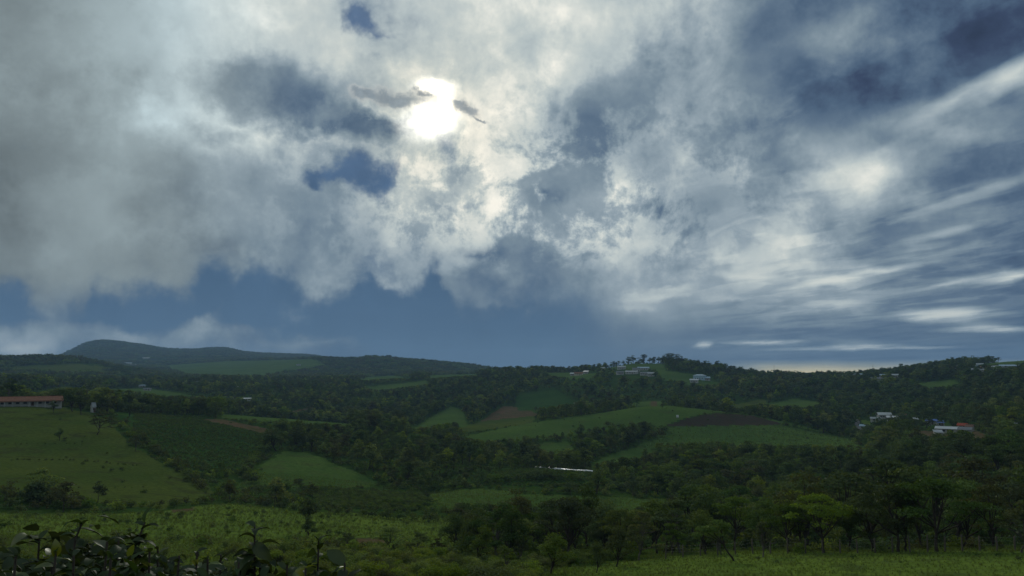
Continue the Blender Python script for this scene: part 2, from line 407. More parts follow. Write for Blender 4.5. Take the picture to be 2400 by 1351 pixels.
    deck = nt.mixc(nt.math('MULTIPLY', warm, 1.0), deck, wcol)
    # edge of the deck
    edge = nt.math('ADD', cov, nt.math('MULTIPLY', nt.math('SUBTRACT', fine, 0.5), 1.1))
    edge = nt.math('ADD', edge, nt.math('MULTIPLY', nt.math('SUBTRACT', fine2, 0.5), 1.3))
    mask = nt.mixf(nt.map(az, 0.0, 0.10, smooth=True), nt.map(edge, nt.map(el, 0.12, 0.2, 0.14, 0.10), nt.map(el, 0.12, 0.2, 0.92, 0.84), smooth=True), cov)
    nt_sky = nt.node('ShaderNodeTexSky')
    nt_sky.sky_type = 'NISHITA'
    nt_sky.sun_disc = False
    nt_sky.sun_elevation = SUN_EL
    nt_sky.sun_rotation = SUN_AZ
    nt_sky.altitude = 900
    nt_sky.air_density = 1.0
    nt_sky.dust_density = 1.0
    clear = nt.vmath('SCALE', nt_sky.outputs[0], 0.05)
    rain = nt.node('ShaderNodeValToRGB')
    re = rain.color_ramp.elements
    re[0].position, re[0].color = 0.0, (*lin((83, 109, 134)), 1)
    re[1].position, re[1].color = 1.0, (*lin((88, 115, 148)), 1)
    for p, c in ((0.12, (76, 103, 130)), (0.35, (71, 99, 128)), (0.7, (74, 103, 138))):
        s = re.new(p)
        s.color = (*lin(c), 1)
    nt.l.new(nt.map(el, 0.0, 0.45), rain.inputs[0])
    rainv = nt.vmath('SCALE', rain.outputs[0], nt.map(fine2, 0.3, 0.7, nt.map(el, 0.1, 0.2, 0.92, 0.75), nt.map(el, 0.1, 0.2, 1.10, 1.4)))
    behind = nt.mixc(nt.map(el, 0.16, 0.4, 0.0, 0.05), rainv, clear)
    deck = nt.mixc(mask, behind, deck)
    # thin grey rags drifting across the sun
    fine3n = nt.noise(D, 48.0, 6.0, 0.64, 0.2)
    fine3 = fine3n.outputs['Fac']
    f3s = nt.node('ShaderNodeSeparateColor')
    nt.l.new(fine3n.outputs['Color'], f3s.inputs[0])
    fr1 = nt.math('MULTIPLY', nt.math('SUBTRACT', f3s.outputs[1], 0.5), 0.040)
    fr2 = nt.math('MULTIPLY', nt.math('SUBTRACT', f3s.outputs[2], 0.5), 0.026)
    rag = None
    for cx, cyp, rx, ry, rot in ((925, 234, 130, 38, -3), (985, 222, 45, 22, -20), (1085, 256, 75, 22, -14), (1075, 244, 40, 18, 0), (860, 226, 70, 30, -6), (1120, 278, 45, 9, -18)):
        a, e = [float(v) for v in px_dir(cx, cyp)]
        mp = nt.node('ShaderNodeMapping', vector_type='TEXTURE')
        vv = nt.node('ShaderNodeCombineXYZ')
        nt.put(vv.inputs[0], nt.math('ADD', az, nt.math('ADD', fr1, nt.math('MULTIPLY', wa, 0.35))))
        nt.put(vv.inputs[1], nt.math('ADD', el, nt.math('ADD', fr2, nt.math('MULTIPLY', we, 0.35))))
        nt.l.new(vv.outputs[0], mp.inputs[0])
        mp.inputs['Location'].default_value = (a, e, 0)
        mp.inputs['Rotation'].default_value = (0, 0, math.radians(rot))
        mp.inputs['Scale'].default_value = (rx / FPX, ry / FPX, 1)
        gr = nt.node('ShaderNodeTexGradient', gradient_type='SPHERICAL')
        nt.l.new(mp.outputs[0], gr.inputs[0])
        g = gr.outputs['Fac']
        rag = g if rag is None else nt.math('MAXIMUM', rag, g)
    rm = nt.math('ADD', rag, nt.math('MULTIPLY', nt.math('MULTIPLY', nt.math('SUBTRACT', fine3, 0.5), 1.5), nt.map(rag, 0.0, 0.35)))
    rm = nt.math('MULTIPLY', nt.map(rm, 0.0, 0.85, 0.0, 0.85, smooth=True), nt.map(rag, 0.0, 0.6, smooth=True))
    ragc = nt.vmath('SCALE', nt.mixc(nt.map(rm, 0.2, 0.9, smooth=True), (*lin((190, 191, 186)), 1), (*lin((126, 137, 145)), 1)), nt.map(fine3, 0.3, 0.7, 0.75, 1.35))
    deck = nt.mixc(rm, deck, ragc)
    # the sun itself, burning through in two places
    glow = None
    for cx, cyp, rx, ry in ((1003, 290, 118, 78), (1018, 206, 78, 36), (1038, 246, 34, 50)):
        a, e = [float(v) for v in px_dir(cx, cyp)]
        mp = nt.node('ShaderNodeMapping', vector_type='TEXTURE')
        vv = nt.node('ShaderNodeCombineXYZ')
        nt.put(vv.inputs[0], nt.math('ADD', az, nt.math('MULTIPLY', wa, 0.3)))
        nt.put(vv.inputs[1], nt.math('ADD', el, nt.math('MULTIPLY', we, 0.3)))
        nt.l.new(vv.outputs[0], mp.inputs[0])
        mp.inputs['Location'].default_value = (a, e, 0)
        mp.inputs['Scale'].default_value = (rx / FPX, ry / FPX, 1)
        gr = nt.node('ShaderNodeTexGradient', gradient_type='SPHERICAL')
        nt.l.new(mp.outputs[0], gr.inputs[0])
        glow = gr.outputs['Fac'] if glow is None else nt.math('MAXIMUM', glow, gr.outputs['Fac'])
    glow = nt.math('ADD', glow, nt.math('MULTIPLY', nt.math('MULTIPLY', nt.math('SUBTRACT', fine3, 0.5), 0.5), nt.map(glow, 0.0, 0.2)))
    gl = nt.math('MULTIPLY', nt.math('POWER', nt.map(glow, 0.0, 0.75, 0.0, 1.0), 2.4), nt.math('MULTIPLY', nt.math('SUBTRACT', 1.0, rm), 1.6))
    deck = nt.vmath('ADD', deck, nt.vmath('SCALE', nt.mixc(0.5, (1.0, 0.93, 0.78, 1), (1.0, 0.93, 0.78, 1)), gl))
    # ground half of the world: what the plain beyond the horizon sends back
    below = nt.map(el, -0.03, -0.012)
    deck = nt.mixc(below, (*lin((50, 60, 66)), 1), deck)
    bg = nt.node('ShaderNodeBackground')
    nt.l.new(deck, bg.inputs[0])
    bg.inputs[1].default_value = 1.0
    out = nt.node('ShaderNodeOutputWorld')
    nt.l.new(bg.outputs[0], out.inputs[0])


build_world()

sun = bpy.data.lights.new('sun', 'SUN')
sun.energy = 1.4
sun.angle = math.radians(14)
sun.color = (1.0, 0.93, 0.80)
sun_o = bpy.data.objects.new('sun', sun)
COL.objects.link(sun_o)
sun_o.location = (0, 0, 300)
sd = Vector((math.sin(SUN_AZ) * math.cos(SUN_EL), math.cos(SUN_AZ) * math.cos(SUN_EL), math.sin(SUN_EL)))
sun_o.rotation_euler = sd.to_track_quat('Z', 'Y').to_euler()

# ================================================================== helpers for objects
def tag(o, label=None, cat=None, group=None, kind=None):
    if label:
        o['label'] = label
    if cat:
        o['category'] = cat
    if group:
        o['group'] = group
    if kind:
        o['kind'] = kind
    return o


def link(name, me, parent=None, loc=None, rotz=None, scale=None):
    o = bpy.data.objects.new(name, me)
    COL.objects.link(o)
    if parent is not None:
        o.parent = parent
    if loc is not None:
        o.location = loc
    if rotz is not None:
        o.rotation_euler = (0, 0, rotz)
    if scale is not None:
        o.scale = scale if hasattr(scale, '__len__') else (scale, scale, scale)
    return o


def empty(name, loc, rotz=0.0, scale=1.0):
    o = link(name, None, None, loc, rotz, scale)
    o.empty_display_size = 0.5
    return o


def mesh_np(name, V, F, mats=(), midx=None, smooth=False):
    """Mesh from numpy arrays; F is (n,3) or (n,4)."""
    me = bpy.data.meshes.new(name)
    V = np.asarray(V, np.float32)
    F = np.asarray(F, np.int32)
    k = F.shape[1]
    me.vertices.add(len(V))
    me.vertices.foreach_set('co', V.ravel())
    me.loops.add(F.size)
    me.loops.foreach_set('vertex_index', F.ravel())
    me.polygons.add(len(F))
    me.polygons.foreach_set('loop_start', np.arange(0, F.size, k, dtype=np.int32))
    if smooth:
        me.polygons.foreach_set('use_smooth', np.ones(len(F), bool))
    for m in mats:
        me.materials.append(m)
    if midx is not None:
        me.polygons.foreach_set('material_index', np.asarray(midx, np.int32))
    me.update(calc_edges=True)
    return me


# ================================================================== materials
def new_mat(name):
    m = bpy.data.materials.new(name)
    m.use_nodes = True
    nt = NT(m.node_tree)
    nt.n.clear()
    out = nt.node('ShaderNodeOutputMaterial')
    return m, nt, out


def leaf_mat(name, dark, light, transl=0.35, gloss=0.012, rough=0.45):
    """Foliage: every leaf has its own tone, every plant its own hue."""
    m, nt, out = new_mat(name)
    geo = nt.node('ShaderNodeNewGeometry')
    info = nt.node('ShaderNodeObjectInfo')
    f = nt.math('ADD', nt.math('MULTIPLY', geo.outputs['Random Per Island'], 0.55), nt.math('MULTIPLY', info.outputs['Random'], 0.45))
    col = nt.mixc(f, (*dark, 1), (*light, 1))
    hs = nt.node('ShaderNodeHueSaturation')
    nt.put(hs.inputs['Hue'], nt.map(info.outputs['Random'], 0, 1, 0.478, 0.518))
    nt.put(hs.inputs['Saturation'], nt.map(nt.math('FRACT', nt.math('MULTIPLY', info.outputs['Random'], 7.31)), 0, 1, 0.75, 1.1))
    nt.put(hs.inputs['Value'], nt.map(nt.math('FRACT', nt.math('MULTIPLY', info.outputs['Random'], 3.77)), 0, 1, 0.75, 1.25))
    nt.put(hs.inputs['Color'], col)
    d = nt.node('ShaderNodeBsdfDiffuse')
    t = nt.node('ShaderNodeBsdfTranslucent')
    nt.l.new(hs.outputs[0], d.inputs[0])
    nt.l.new(nt.vmath('MULTIPLY', hs.outputs[0], (1.25, 1.15, 0.6)), t.inputs[0])
    mx = nt.node('ShaderNodeMixShader')
    mx.inputs[0].default_value = transl
    nt.l.new(d.outputs[0], mx.inputs[1])
    nt.l.new(t.outputs[0], mx.inputs[2])
    g = nt.node('ShaderNodeBsdfGlossy')
    g.inputs['Roughness'].default_value = rough
    g.inputs['Color'].default_value = (0.8, 0.85, 0.85, 1)
    mg = nt.node('ShaderNodeMixShader')
    mg.inputs[0].default_value = gloss
    nt.l.new(mx.outputs[0], mg.inputs[1])
    nt.l.new(g.outputs[0], mg.inputs[2])
    nt.l.new(mg.outputs[0], out.inputs[0])
    return m


def ground_mat(name, c1, c2, c3=None, scale=0.02, fine=0.6, rows=None, bump=0.35):
    """Soil or sward: broad patches, fine mottling, optional planting rows (angle, spacing, colour)."""
    m, nt, out = new_mat(name)
    P = nt.node('ShaderNodeNewGeometry').outputs['Position']
    n1 = nt.noise(P, scale, 5.0, 0.6).outputs['Fac']
    n2 = nt.noise(P, fine, 5.0, 0.65).outputs['Fac']
    n3 = nt.noise(P, scale * 5.3, 4.0, 0.6).outputs['Fac']
    col = nt.mixc(nt.map(n1, 0.35, 0.65, smooth=True), (*c1, 1), (*c2, 1))
    if c3 is not None:
        col = nt.mixc(nt.map(n3, 0.52, 0.66, smooth=True), col, (*c3, 1))
    if rows:
        ang, spacing, rc, amt = rows
        sp = nt.node('ShaderNodeSeparateXYZ')
        nt.l.new(P, sp.inputs[0])
        u = nt.math('ADD', nt.math('MULTIPLY', sp.outputs[0], math.cos(ang)), nt.math('MULTIPLY', sp.outputs[1], math.sin(ang)))
        u = nt.math('ADD', u, nt.math('MULTIPLY', n3, spacing * 1.2))
        s = nt.math('SINE', nt.math('MULTIPLY', u, 2 * math.pi / spacing))
        col = nt.mixc(nt.map(s, 0.0, 1.0, 0.0, amt), col, (*rc, 1))
    col = nt.vmath('SCALE', col, nt.map(n2, 0.25, 0.75, 0.62, 1.38))
    b = nt.node('ShaderNodeBsdfDiffuse')
    nt.l.new(col, b.inputs['Color'])
    bp = nt.node('ShaderNodeBump')
    bp.inputs['Strength'].default_value = bump
    bp.inputs['Distance'].default_value = 0.5
    nt.l.new(n2, bp.inputs['Height'])
    nt.l.new(bp.outputs[0], b.inputs['Normal'])
    nt.l.new(b.outputs[0], out.inputs[0])
    return m


def plain_mat(name, col, rough=0.7, var=0.25, scale=1.5, spec=0.3, metal=0.0):
    m, nt, out = new_mat(name)
    P = nt.node('ShaderNodeNewGeometry').outputs['Position']
    n = nt.noise(P, scale, 5.0, 0.65).outputs['Fac']
    c = nt.vmath('SCALE', nt.mixc(0.5, (*col, 1), (*col, 1)), nt.map(n, 0.3, 0.7, 1 - var, 1 + var * 0.6))
    b = nt.node('ShaderNodeBsdfPrincipled')
    nt.l.new(c, b.inputs['Base Color'])
    b.inputs['Roughness'].default_value = rough
    b.inputs['Metallic'].default_value = metal
    b.inputs['Specular IOR Level'].default_value = spec
    nt.l.new(b.outputs[0], out.inputs[0])
    return m


M = {}
M['scrub'] = ground_mat('undergrowth', (0.030, 0.058, 0.014), (0.044, 0.078, 0.016), (0.034, 0.046, 0.015), 0.03, 0.8, bump=0.8)
M['pasture'] = ground_mat('pasture_grass', (0.050, 0.090, 0.022), (0.068, 0.112, 0.026), (0.062, 0.088, 0.026), 0.018, 0.7)
M['bright'] = ground_mat('lush_grass', (0.082, 0.126, 0.024), (0.108, 0.156, 0.028), (0.066, 0.096, 0.024), 0.05, 1.2)
M['olive'] = ground_mat('dry_grass', (0.050, 0.076, 0.017), (0.068, 0.090, 0.020), (0.050, 0.062, 0.019), 0.02, 0.9)
M['cane'] = ground_mat('cane_rows', (0.052, 0.096, 0.024), (0.070, 0.116, 0.027), (0.046, 0.080, 0.023), 0.015, 0.5, (1.1, 5.0, (0.040, 0.072, 0.020), 0.4))
M['crop'] = ground_mat('crop_field', (0.026, 0.060, 0.015), (0.038, 0.076, 0.018), (0.030, 0.050, 0.014), 0.03, 0.7)
M['plough'] = ground_mat('ploughed_soil', (0.044, 0.036, 0.026), (0.056, 0.044, 0.030), (0.036, 0.042, 0.020), 0.03, 0.9, (1.2, 4.0, (0.030, 0.026, 0.019), 0.5))
M['red'] = ground_mat('red_soil', (0.105, 0.070, 0.042), (0.080, 0.066, 0.032), (0.052, 0.062, 0.022), 0.03, 0.8)
M['road'] = ground_mat('gravel_road', (0.13, 0.125, 0.12), (0.17, 0.165, 0.155), None, 0.1, 1.4)
M['plain'] = ground_mat('far_plain', (0.020, 0.032, 0.016), (0.040, 0.058, 0.022), None, 0.002, 0.01)

# ================================================================== the land
# Ground lines of the valley, nearest first: distance in metres, then (pixel x, pixel y) pairs of the photograph that fix its height there.
LAND = [
    (60, [(-400, 1362), (0, 1362), (600, 1366), (1200, 1366), (1800, 1345), (2400, 1335), (2900, 1330)]),
    (80, [(-400, 1310), (0, 1310), (400, 1310), (800, 1325), (1200, 1335), (1500, 1322), (1700, 1306), (2000, 1298), (2400, 1288), (2900, 1280)]),
    (110, [(-400, 1268), (0, 1270), (400, 1275), (800, 1285), (1200, 1302), (1500, 1296), (1800, 1288), (2100, 1286), (2400, 1278), (2900, 1270)]),
    (150, [(-400, 1225), (0, 1225), (300, 1225), (600, 1228), (900, 1240), (1100, 1257), (1400, 1266), (1700, 1258), (2000, 1240), (2400, 1222), (2900, 1210)]),
    (190, [(-400, 1195), (0, 1195), (250, 1195), (450, 1190), (700, 1198), (900, 1206), (1060, 1216), (1300, 1224), (1600, 1230), (1900, 1214), (2400, 1176), (2900, 1162)]),
    (240, [(-400, 1130), (0, 1130), (200, 1134), (400, 1142), (480, 1156), (600, 1165), (800, 1166), (1000, 1166), (1200, 1172), (1400, 1184), (1700, 1198), (2000, 1180), (2400, 1132), (2900, 1112)]),
    (300, [(-400, 1070), (0, 1070), (200, 1070), (400, 1086), (520, 1110), (640, 1110), (750, 1116), (870, 1131), (1000, 1142), (1100, 1124), (1250, 1112), (1390, 1116), (1500, 1146), (1700, 1158), (1900, 1150), (2100, 1115), (2400, 1076), (2900, 1062)]),
    (360, [(-400, 1005), (0, 1005), (200, 1005), (330, 1020), (480, 1050), (600, 1070), (660, 1062), (780, 1075), (900, 1090), (1100, 1086), (1250, 1097), (1400, 1104), (1550, 1118), (1750, 1124), (1900, 1118), (2050, 1090), (2200, 1062), (2400, 1040), (2900, 1024)]),
    (432, [(-400, 950), (0, 954), (120, 954), (250, 972), (400, 990), (550, 1005), (650, 1027), (750, 1041), (900, 1052), (1000, 1065), (1100, 1064), (1200, 1066), (1300, 1072), (1400, 1072), (1500, 1070), (1700, 1068), (1900, 1074), (2000, 1066), (2100, 1040), (2400, 1006), (2900, 990)]),
    (520, [(-400, 950), (0, 952), (100, 951), (250, 963), (300, 966), (500, 973), (620, 985), (720, 997), (820, 1001), (900, 1012), (1000, 1030), (1100, 1023), (1200, 1013), (1300, 1012), (1400, 1015), (1530, 1008), (1700, 1012), (1900, 1030), (2000, 1036), (2100, 1013), (2250, 1003), (2400, 987), (2900, 970)]),
    (600, [(-400, 952), (0, 951), (250, 962), (450, 968), (600, 976), (800, 995), (900, 1001), (1000, 1007), (1100, 1004), (1200, 995), (1300, 981), (1400, 971), (1500, 956), (1560, 951), (1650, 959), (1750, 975), (1850, 990), (1950, 1015), (2050, 1019), (2150, 993), (2400, 963), (2900, 940)]),
    (720, [(-400, 948), (0, 946), (250, 956), (500, 966), (700, 990), (900, 998), (1000, 988), (1060, 978), (1150, 986), (1250, 982), (1350, 976), (1450, 966), (1530, 944), (1600, 962), (1700, 978), (1800, 966), (1900, 963), (2000, 976), (2150, 962), (2400, 932), (2900, 900)]),
    (850, [(-400, 928), (0, 925), (300, 940), (600, 955), (800, 966), (900, 966), (1000, 960), (1060, 955), (1150, 956), (1250, 956), (1350, 946), (1500, 938), (1600, 938), (1700, 942), (1800, 938), (1900, 946), (2000, 946), (2200, 917), (2400, 892), (2900, 860)]),
    (1000, [(-400, 908), (0, 905), (300, 918), (600, 925), (800, 930), (1000, 926), (1150, 916), (1300, 908), (1400, 900), (1500, 898), (1600, 899), (1700, 906), (1800, 912), (1900, 916), (2000, 911), (2200, 886), (2400, 864), (2900, 840)]),
    (1150, [(-400, 904), (0, 903), (300, 915), (600, 912), (800, 915), (1000, 905), (1150, 893), (1300, 885), (1400, 874), (1500, 866), (1560, 864), (1620, 871), (1700, 884), (1780, 894), (1900, 900), (2000, 892), (2100, 882), (2200, 870), (2400, 850), (2900, 830)]),
    (1280, [(-400, 902), (0, 900), (300, 905), (600, 903), (800, 903), (1000, 891), (1150, 880), (1250, 875), (1350, 873), (1420, 864), (1480, 853), (1560, 852), (1640, 862), (1700, 872), (1780, 884), (1900, 890), (2050, 882), (2150, 870), (2300, 854), (2400, 845), (2900, 825)]),
    (1550, [(-400, 895), (0, 893), (300, 893), (600, 893), (800, 893), (1000, 884), (1150, 877), (1250, 877), (1400, 884), (1560, 890), (1700, 889), (1800, 889), (1900, 888), (2050, 885), (2150, 878), (2300, 866), (2400, 856), (2900, 850)]),
    (2000, [(-400, 848), (0, 845), (100, 842), (180, 844), (250, 856), (330, 874), (450, 882), (600, 882), (800, 882), (1000, 876), (1200, 880), (1560, 890), (1800, 889), (1900, 889), (2100, 887), (2400, 878), (2900, 872)]),
    (2800, [(-400, 852), (0, 852), (200, 852), (300, 866), (400, 868), (500, 856), (650, 846), (740, 841), (800, 843), (860, 838), (920, 839), (1000, 847), (1080, 854), (1150, 864), (1250, 874), (1560, 885), (1900, 885), (2400, 882), (2900, 880)]),
    (3700, [(-400, 850), (0, 850), (150, 846), (300, 848), (400, 846), (600, 842), (700, 846), (800, 852), (1000, 868), (1200, 877), (1600, 882), (2400, 882), (2900, 880)]),
    (5500, [(-400, 842), (0, 842), (150, 838), (195, 812), (210, 805), (250, 801), (330, 811), (400, 821), (460, 824), (520, 817), (570, 827), (640, 832), (720, 834), (800, 848), (900, 866), (1200, 876), (1600, 879), (2400, 879), (2900, 878)]),
    (6800, [(-400, 877), (2900, 877)]),
    (8000, [(-400, 875.5), (2900, 875.5)]),
]


def smooth1(a, k):
    if k < 1:
        return a
    w = np.exp(-0.5 * (np.arange(-3 * k, 3 * k + 1) / k) ** 2)
    w /= w.sum()
    p = np.pad(a, (3 * k, 3 * k), mode='edge')
    return np.convolve(p, w, 'valid')


AZ_F = np.linspace(-0.72, 0.72, 961)


def land_lines():
    d, z = [0.5, 4.0, 14.0, 34.0], [np.full(AZ_F.shape, CAMZ - v) for v in (1.75, 2.25, 4.7, 9.6)]
    for dist, pts in LAND:
        p = np.array(pts, float)
        a, e = px_dir(p[:, 0], p[:, 1])
        el = np.interp(AZ_F, a, e)
        el = smooth1(el, 12 if dist < 1000 else 4)
        d.append(dist)
        z.append(CAMZ + dist * np.tan(el))
    return np.array(d, float), np.array(z)


LD, LZ = land_lines()


def _slopes():
    """Monotone cubic tangents along each column (in log distance)."""
    x = np.log(LD)[:, None]
    h = np.diff(x, axis=0)
    dl = np.diff(LZ, axis=0) / h
    m = np.zeros_like(LZ)
    m[0], m[-1] = dl[0], dl[-1]
    w1 = 2 * h[1:] + h[:-1]
    w2 = h[1:] + 2 * h[:-1]
    same = dl[:-1] * dl[1:] > 0
    with np.errstate(divide='ignore', invalid='ignore'):
        hm = (w1 + w2) / (w1 / dl[:-1] + w2 / dl[1:])
    m[1:-1] = np.where(same, np.nan_to_num(hm), 0.0)
    return m


LM = _slopes()
_noise_tab = np.random.default_rng(5).random((256, 256)).astype(np.float32)


def vnoise(x, y):
    xi, yi = np.floor(x).astype(int), np.floor(y).astype(int)
    fx, fy = x - xi, y - yi
    fx, fy = fx * fx * (3 - 2 * fx), fy * fy * (3 - 2 * fy)
    g = lambda i, j: _noise_tab[i & 255, j & 255]
    return (g(xi, yi) * (1 - fx) + g(xi + 1, yi) * fx) * (1 - fy) + (g(xi, yi + 1) * (1 - fx) + g(xi + 1, yi + 1) * fx) * fy - 0.5


def fbm(x, y, scale, octs=4):
    t, a = 0.0, 1.0
    for k in range(octs):
        t = t + a * vnoise(x * scale + 17.3 * k, y * scale - 9.1 * k)
        a *= 0.5
        scale *= 2.03
    return t


def ground_z(az, d):
    az = np.asarray(az, float)
    d = np.clip(np.asarray(d, float), LD[0], LD[-1])
    ac = np.clip(az, AZ_F[0], AZ_F[-1])
    fa = (ac - AZ_F[0]) / (AZ_F[1] - AZ_F[0])
    i = np.clip(fa.astype(int), 0, len(AZ_F) - 2)
    f = fa - i
    k = np.clip(np.searchsorted(LD, d) - 1, 0, len(LD) - 2)
    x = np.log(LD)
    h = x[k + 1] - x[k]
    t = (np.log(d) - x[k]) / h
    h00, h10, h01, h11 = 2 * t**3 - 3 * t**2 + 1, t**3 - 2 * t**2 + t, -2 * t**3 + 3 * t**2, t**3 - t**2

    def at(ii):
        return h00 * LZ[k, ii] + h10 * h * LM[k, ii] + h01 * LZ[k + 1, ii] + h11 * h * LM[k + 1, ii]
    z = at(i) * (1 - f) + at(i + 1) * f
    X, Y = d * np.sin(az), d * np.cos(az)
    amp = np.clip((d - 20) / 200, 0, 1)
    far = np.clip((6000 - d) / 2000, 0, 1)
    z = z + amp * far * (fbm(X, Y, 1 / 60.0, 3) * 1.3 + fbm(X, Y, 1 / 14.0, 3) * 0.35)
    z = z + far * np.clip((d - 700) / 800, 0, 1) * fbm(X, Y, 1 / 260.0, 4) * 7.0 * np.clip(d / 2500, 0, 2.6)
    z = z + far * np.clip((d - 3300) / 1500, 0, 1) * fbm(X, Y, 1 / 520.0, 4) * 26.0
    z = z + np.clip((90 - d) / 60, 0, 1) * fbm(X, Y, 1 / 5.0, 3) * 0.22
    return z


def ground_xy(X, Y):
    return ground_z(np.arctan2(X, Y), np.hypot(X, Y))


def at_px(px, py_unused, d):
    """Point on the ground at distance d under picture column px."""
    a, _ = px_dir(px, 900)
    for _i in range(3):
        z = ground_z(a, d)
        e = np.arctan2(z - CAMZ, d)
        _, py = dir_px(a, e)
        a, _ = px_dir(px, py)
    z = float(ground_z(a, d))
    return Vector((d * math.sin(a), d * math.cos(a), z))


def hit_px(px, py, dmin=30.0, dmax=8000.0):
    """First ground point seen at a pixel, no nearer than dmin."""
    a, e = [float(v) for v in px_dir(px, py)]
    ds = np.geomspace(dmin, dmax, 1500)
    zz = ground_z(np.full_like(ds, a), ds)
    ray = CAMZ + ds * math.tan(e)
    below = np.nonzero(ray <= zz)[0]
    k = below[0] if len(below) else int(np.argmin(ray - zz))
    return Vector((ds[k] * math.sin(a), ds[k] * math.cos(a), float(zz[k])))


# ---- land use: what, polygon in pixels of the photograph, nearest and farthest distance
FIELDS = [
    ('bright', [(1250, 1365), (1310, 1330), (1480, 1312), (1700, 1292), (2000, 1284), (2420, 1270), (2900, 1260), (2900, 1420), (1200, 1420)], 40, 100),
    ('bright', [(-200, 1205), (280, 1202), (400, 1194), (560, 1182), (700, 1200), (880, 1206), (1062, 1218), (1085, 1262), (1060, 1300), (1120, 1420), (-900, 1420)], 38, 215),
    ('olive', [(-400, 955), (130, 953), (200, 966), (255, 985), (300, 1040), (370, 1082), (480, 1132), (505, 1157), (440, 1178), (380, 1192), (250, 1184), (150, 1164), (-400, 1130)], 175, 445),
    ('crop', [(262, 962), (480, 972), (620, 1018), (604, 1062), (562, 1092), (505, 1122), (400, 1082), (335, 1042), (300, 1000)], 290, 500),
    ('red', [(470, 983), (520, 983), (640, 1008), (642, 1024), (560, 1004)], 400, 560),
    ('pasture', [(520, 968), (700, 976), (825, 992), (810, 1002), (650, 992), (520, 980)], 470, 660),
    ('pasture', [(680, 1048), (760, 1076), (885, 1130), (862, 1142), (680, 1147), (556, 1142), (620, 1088)], 235, 370),
    ('pasture', [(995, 1148), (1160, 1148), (1250, 1158), (1400, 1164), (1560, 1170), (1585, 1186), (1420, 1218), (1260, 1200), (1050, 1192), (1010, 1168)], 185, 285),
    ('crop', [(1080, 1112), (1250, 1098), (1395, 1108), (1375, 1142), (1120, 1142)], 262, 345),
    ('crop', [(700, 1145), (980, 1150), (1012, 1182), (960, 1202), (760, 1192)], 190, 272),
    ('plough', [(1555, 998), (1600, 984), (1680, 968), (1765, 975), (1840, 996), (1640, 999)], 500, 640),
    ('cane', [(1540, 1001), (1640, 1000), (1830, 997), (1985, 1028), (2030, 1056), (1870, 1064), (1740, 1052), (1490, 1052)], 425, 640),
    ('pasture', [(1085, 1024), (1250, 990), (1400, 970), (1530, 946), (1640, 955), (1770, 975), (1860, 994), (1940, 1014), (1840, 996), (1765, 974), (1680, 966), (1590, 984), (1550, 1000), (1490, 1006), (1400, 1012), (1250, 1032), (1150, 1042)], 430, 690),
    ('pasture', [(1500, 1046), (1545, 1058), (1485, 1082), (1390, 1088), (1420, 1070)], 350, 480),
    ('pasture', [(1250, 1040), (1330, 1035), (1350, 1060), (1290, 1070)], 400, 500),
    ('pasture', [(1058, 953), (1085, 962), (1096, 1000), (965, 1008), (1010, 978)], 590, 880),
    ('red', [(1125, 990), (1178, 952), (1235, 955), (1262, 974), (1180, 984)], 620, 900),
    ('olive', [(1075, 1004), (1130, 988), (1262, 974), (1245, 992), (1095, 1016)], 560, 800),
    ('crop', [(1205, 930), (1300, 910), (1352, 946), (1290, 968), (1215, 962)], 740, 1060),
    ('pasture', [(1465, 952), (1500, 938), (1530, 930), (1565, 945), (1540, 952)], 640, 830),
    ('red', [(1520, 930), (1536, 930), (1541, 952), (1526, 952)], 600, 830),
    ('pasture', [(1418, 864), (1490, 850), (1552, 850), (1562, 872), (1478, 868)], 1100, 1320),
    ('pasture', [(1535, 866), (1625, 878), (1690, 900), (1645, 908), (1555, 892)], 950, 1250),
    ('pasture', [(1270, 868), (1400, 876), (1380, 892), (1290, 886)], 1050, 1300),
    ('pasture', [(1800, 950), (1860, 934), (1925, 944), (1905, 962), (1830, 960)], 640, 960),
    ('olive', [(1715, 950), (1790, 935), (1800, 950), (1730, 962)], 680, 960),
    ('pasture', [(855, 908), (1000, 892), (1005, 903), (890, 918)], 850, 1500),
    ('pasture', [(1000, 878), (1110, 873), (1120, 882), (1010, 890)], 1100, 1700),
    ('pasture', [(840, 886), (930, 880), (960, 888), (850, 894)], 1000, 2000),
    ('red', [(680, 965), (735, 952), (740, 957), (690, 970)], 700, 1000),
    ('olive', [(60, 924), (160, 905), (195, 914), (80, 932)], 800, 1400),
    ('pasture', [(238, 912), (350, 911), (490, 934), (380, 934)], 720, 1300),
    ('pasture', [(380, 856), (500, 848), (740, 842), (765, 858), (600, 890), (430, 882)], 1700, 3300),
    ('olive', [(0, 862), (160, 852), (270, 862), (240, 874), (20, 872)], 1400, 2400),
    ('pasture', [(2290, 858), (2380, 842), (2500, 836), (2500, 852), (2400, 858)], 1000, 1500),
    ('pasture', [(2150, 900), (2230, 890), (2260, 905), (2180, 915)], 850, 1200),
    ('red', [(2150, 1012), (2280, 1006), (2330, 1030), (2180, 1030)], 380, 620),
    ('road', [(2003, 984), (2016, 983), (2014, 996), (2024, 1012), (2008, 1012)], 440, 700),
    ('bright', [(2020, 984), (2040, 986), (2042, 1000), (2024, 1002)], 440, 700),
    ('bright', [(1880, 1105), (1960, 1092), (1950, 1112), (1890, 1128)], 230, 340),
    ('red', [(830, 1262), (900, 1258), (910, 1276), (840, 1276)], 90, 160),
    ('red', [(396, 1193), (455, 1190), (455, 1195), (400, 1199)], 170, 230),
]


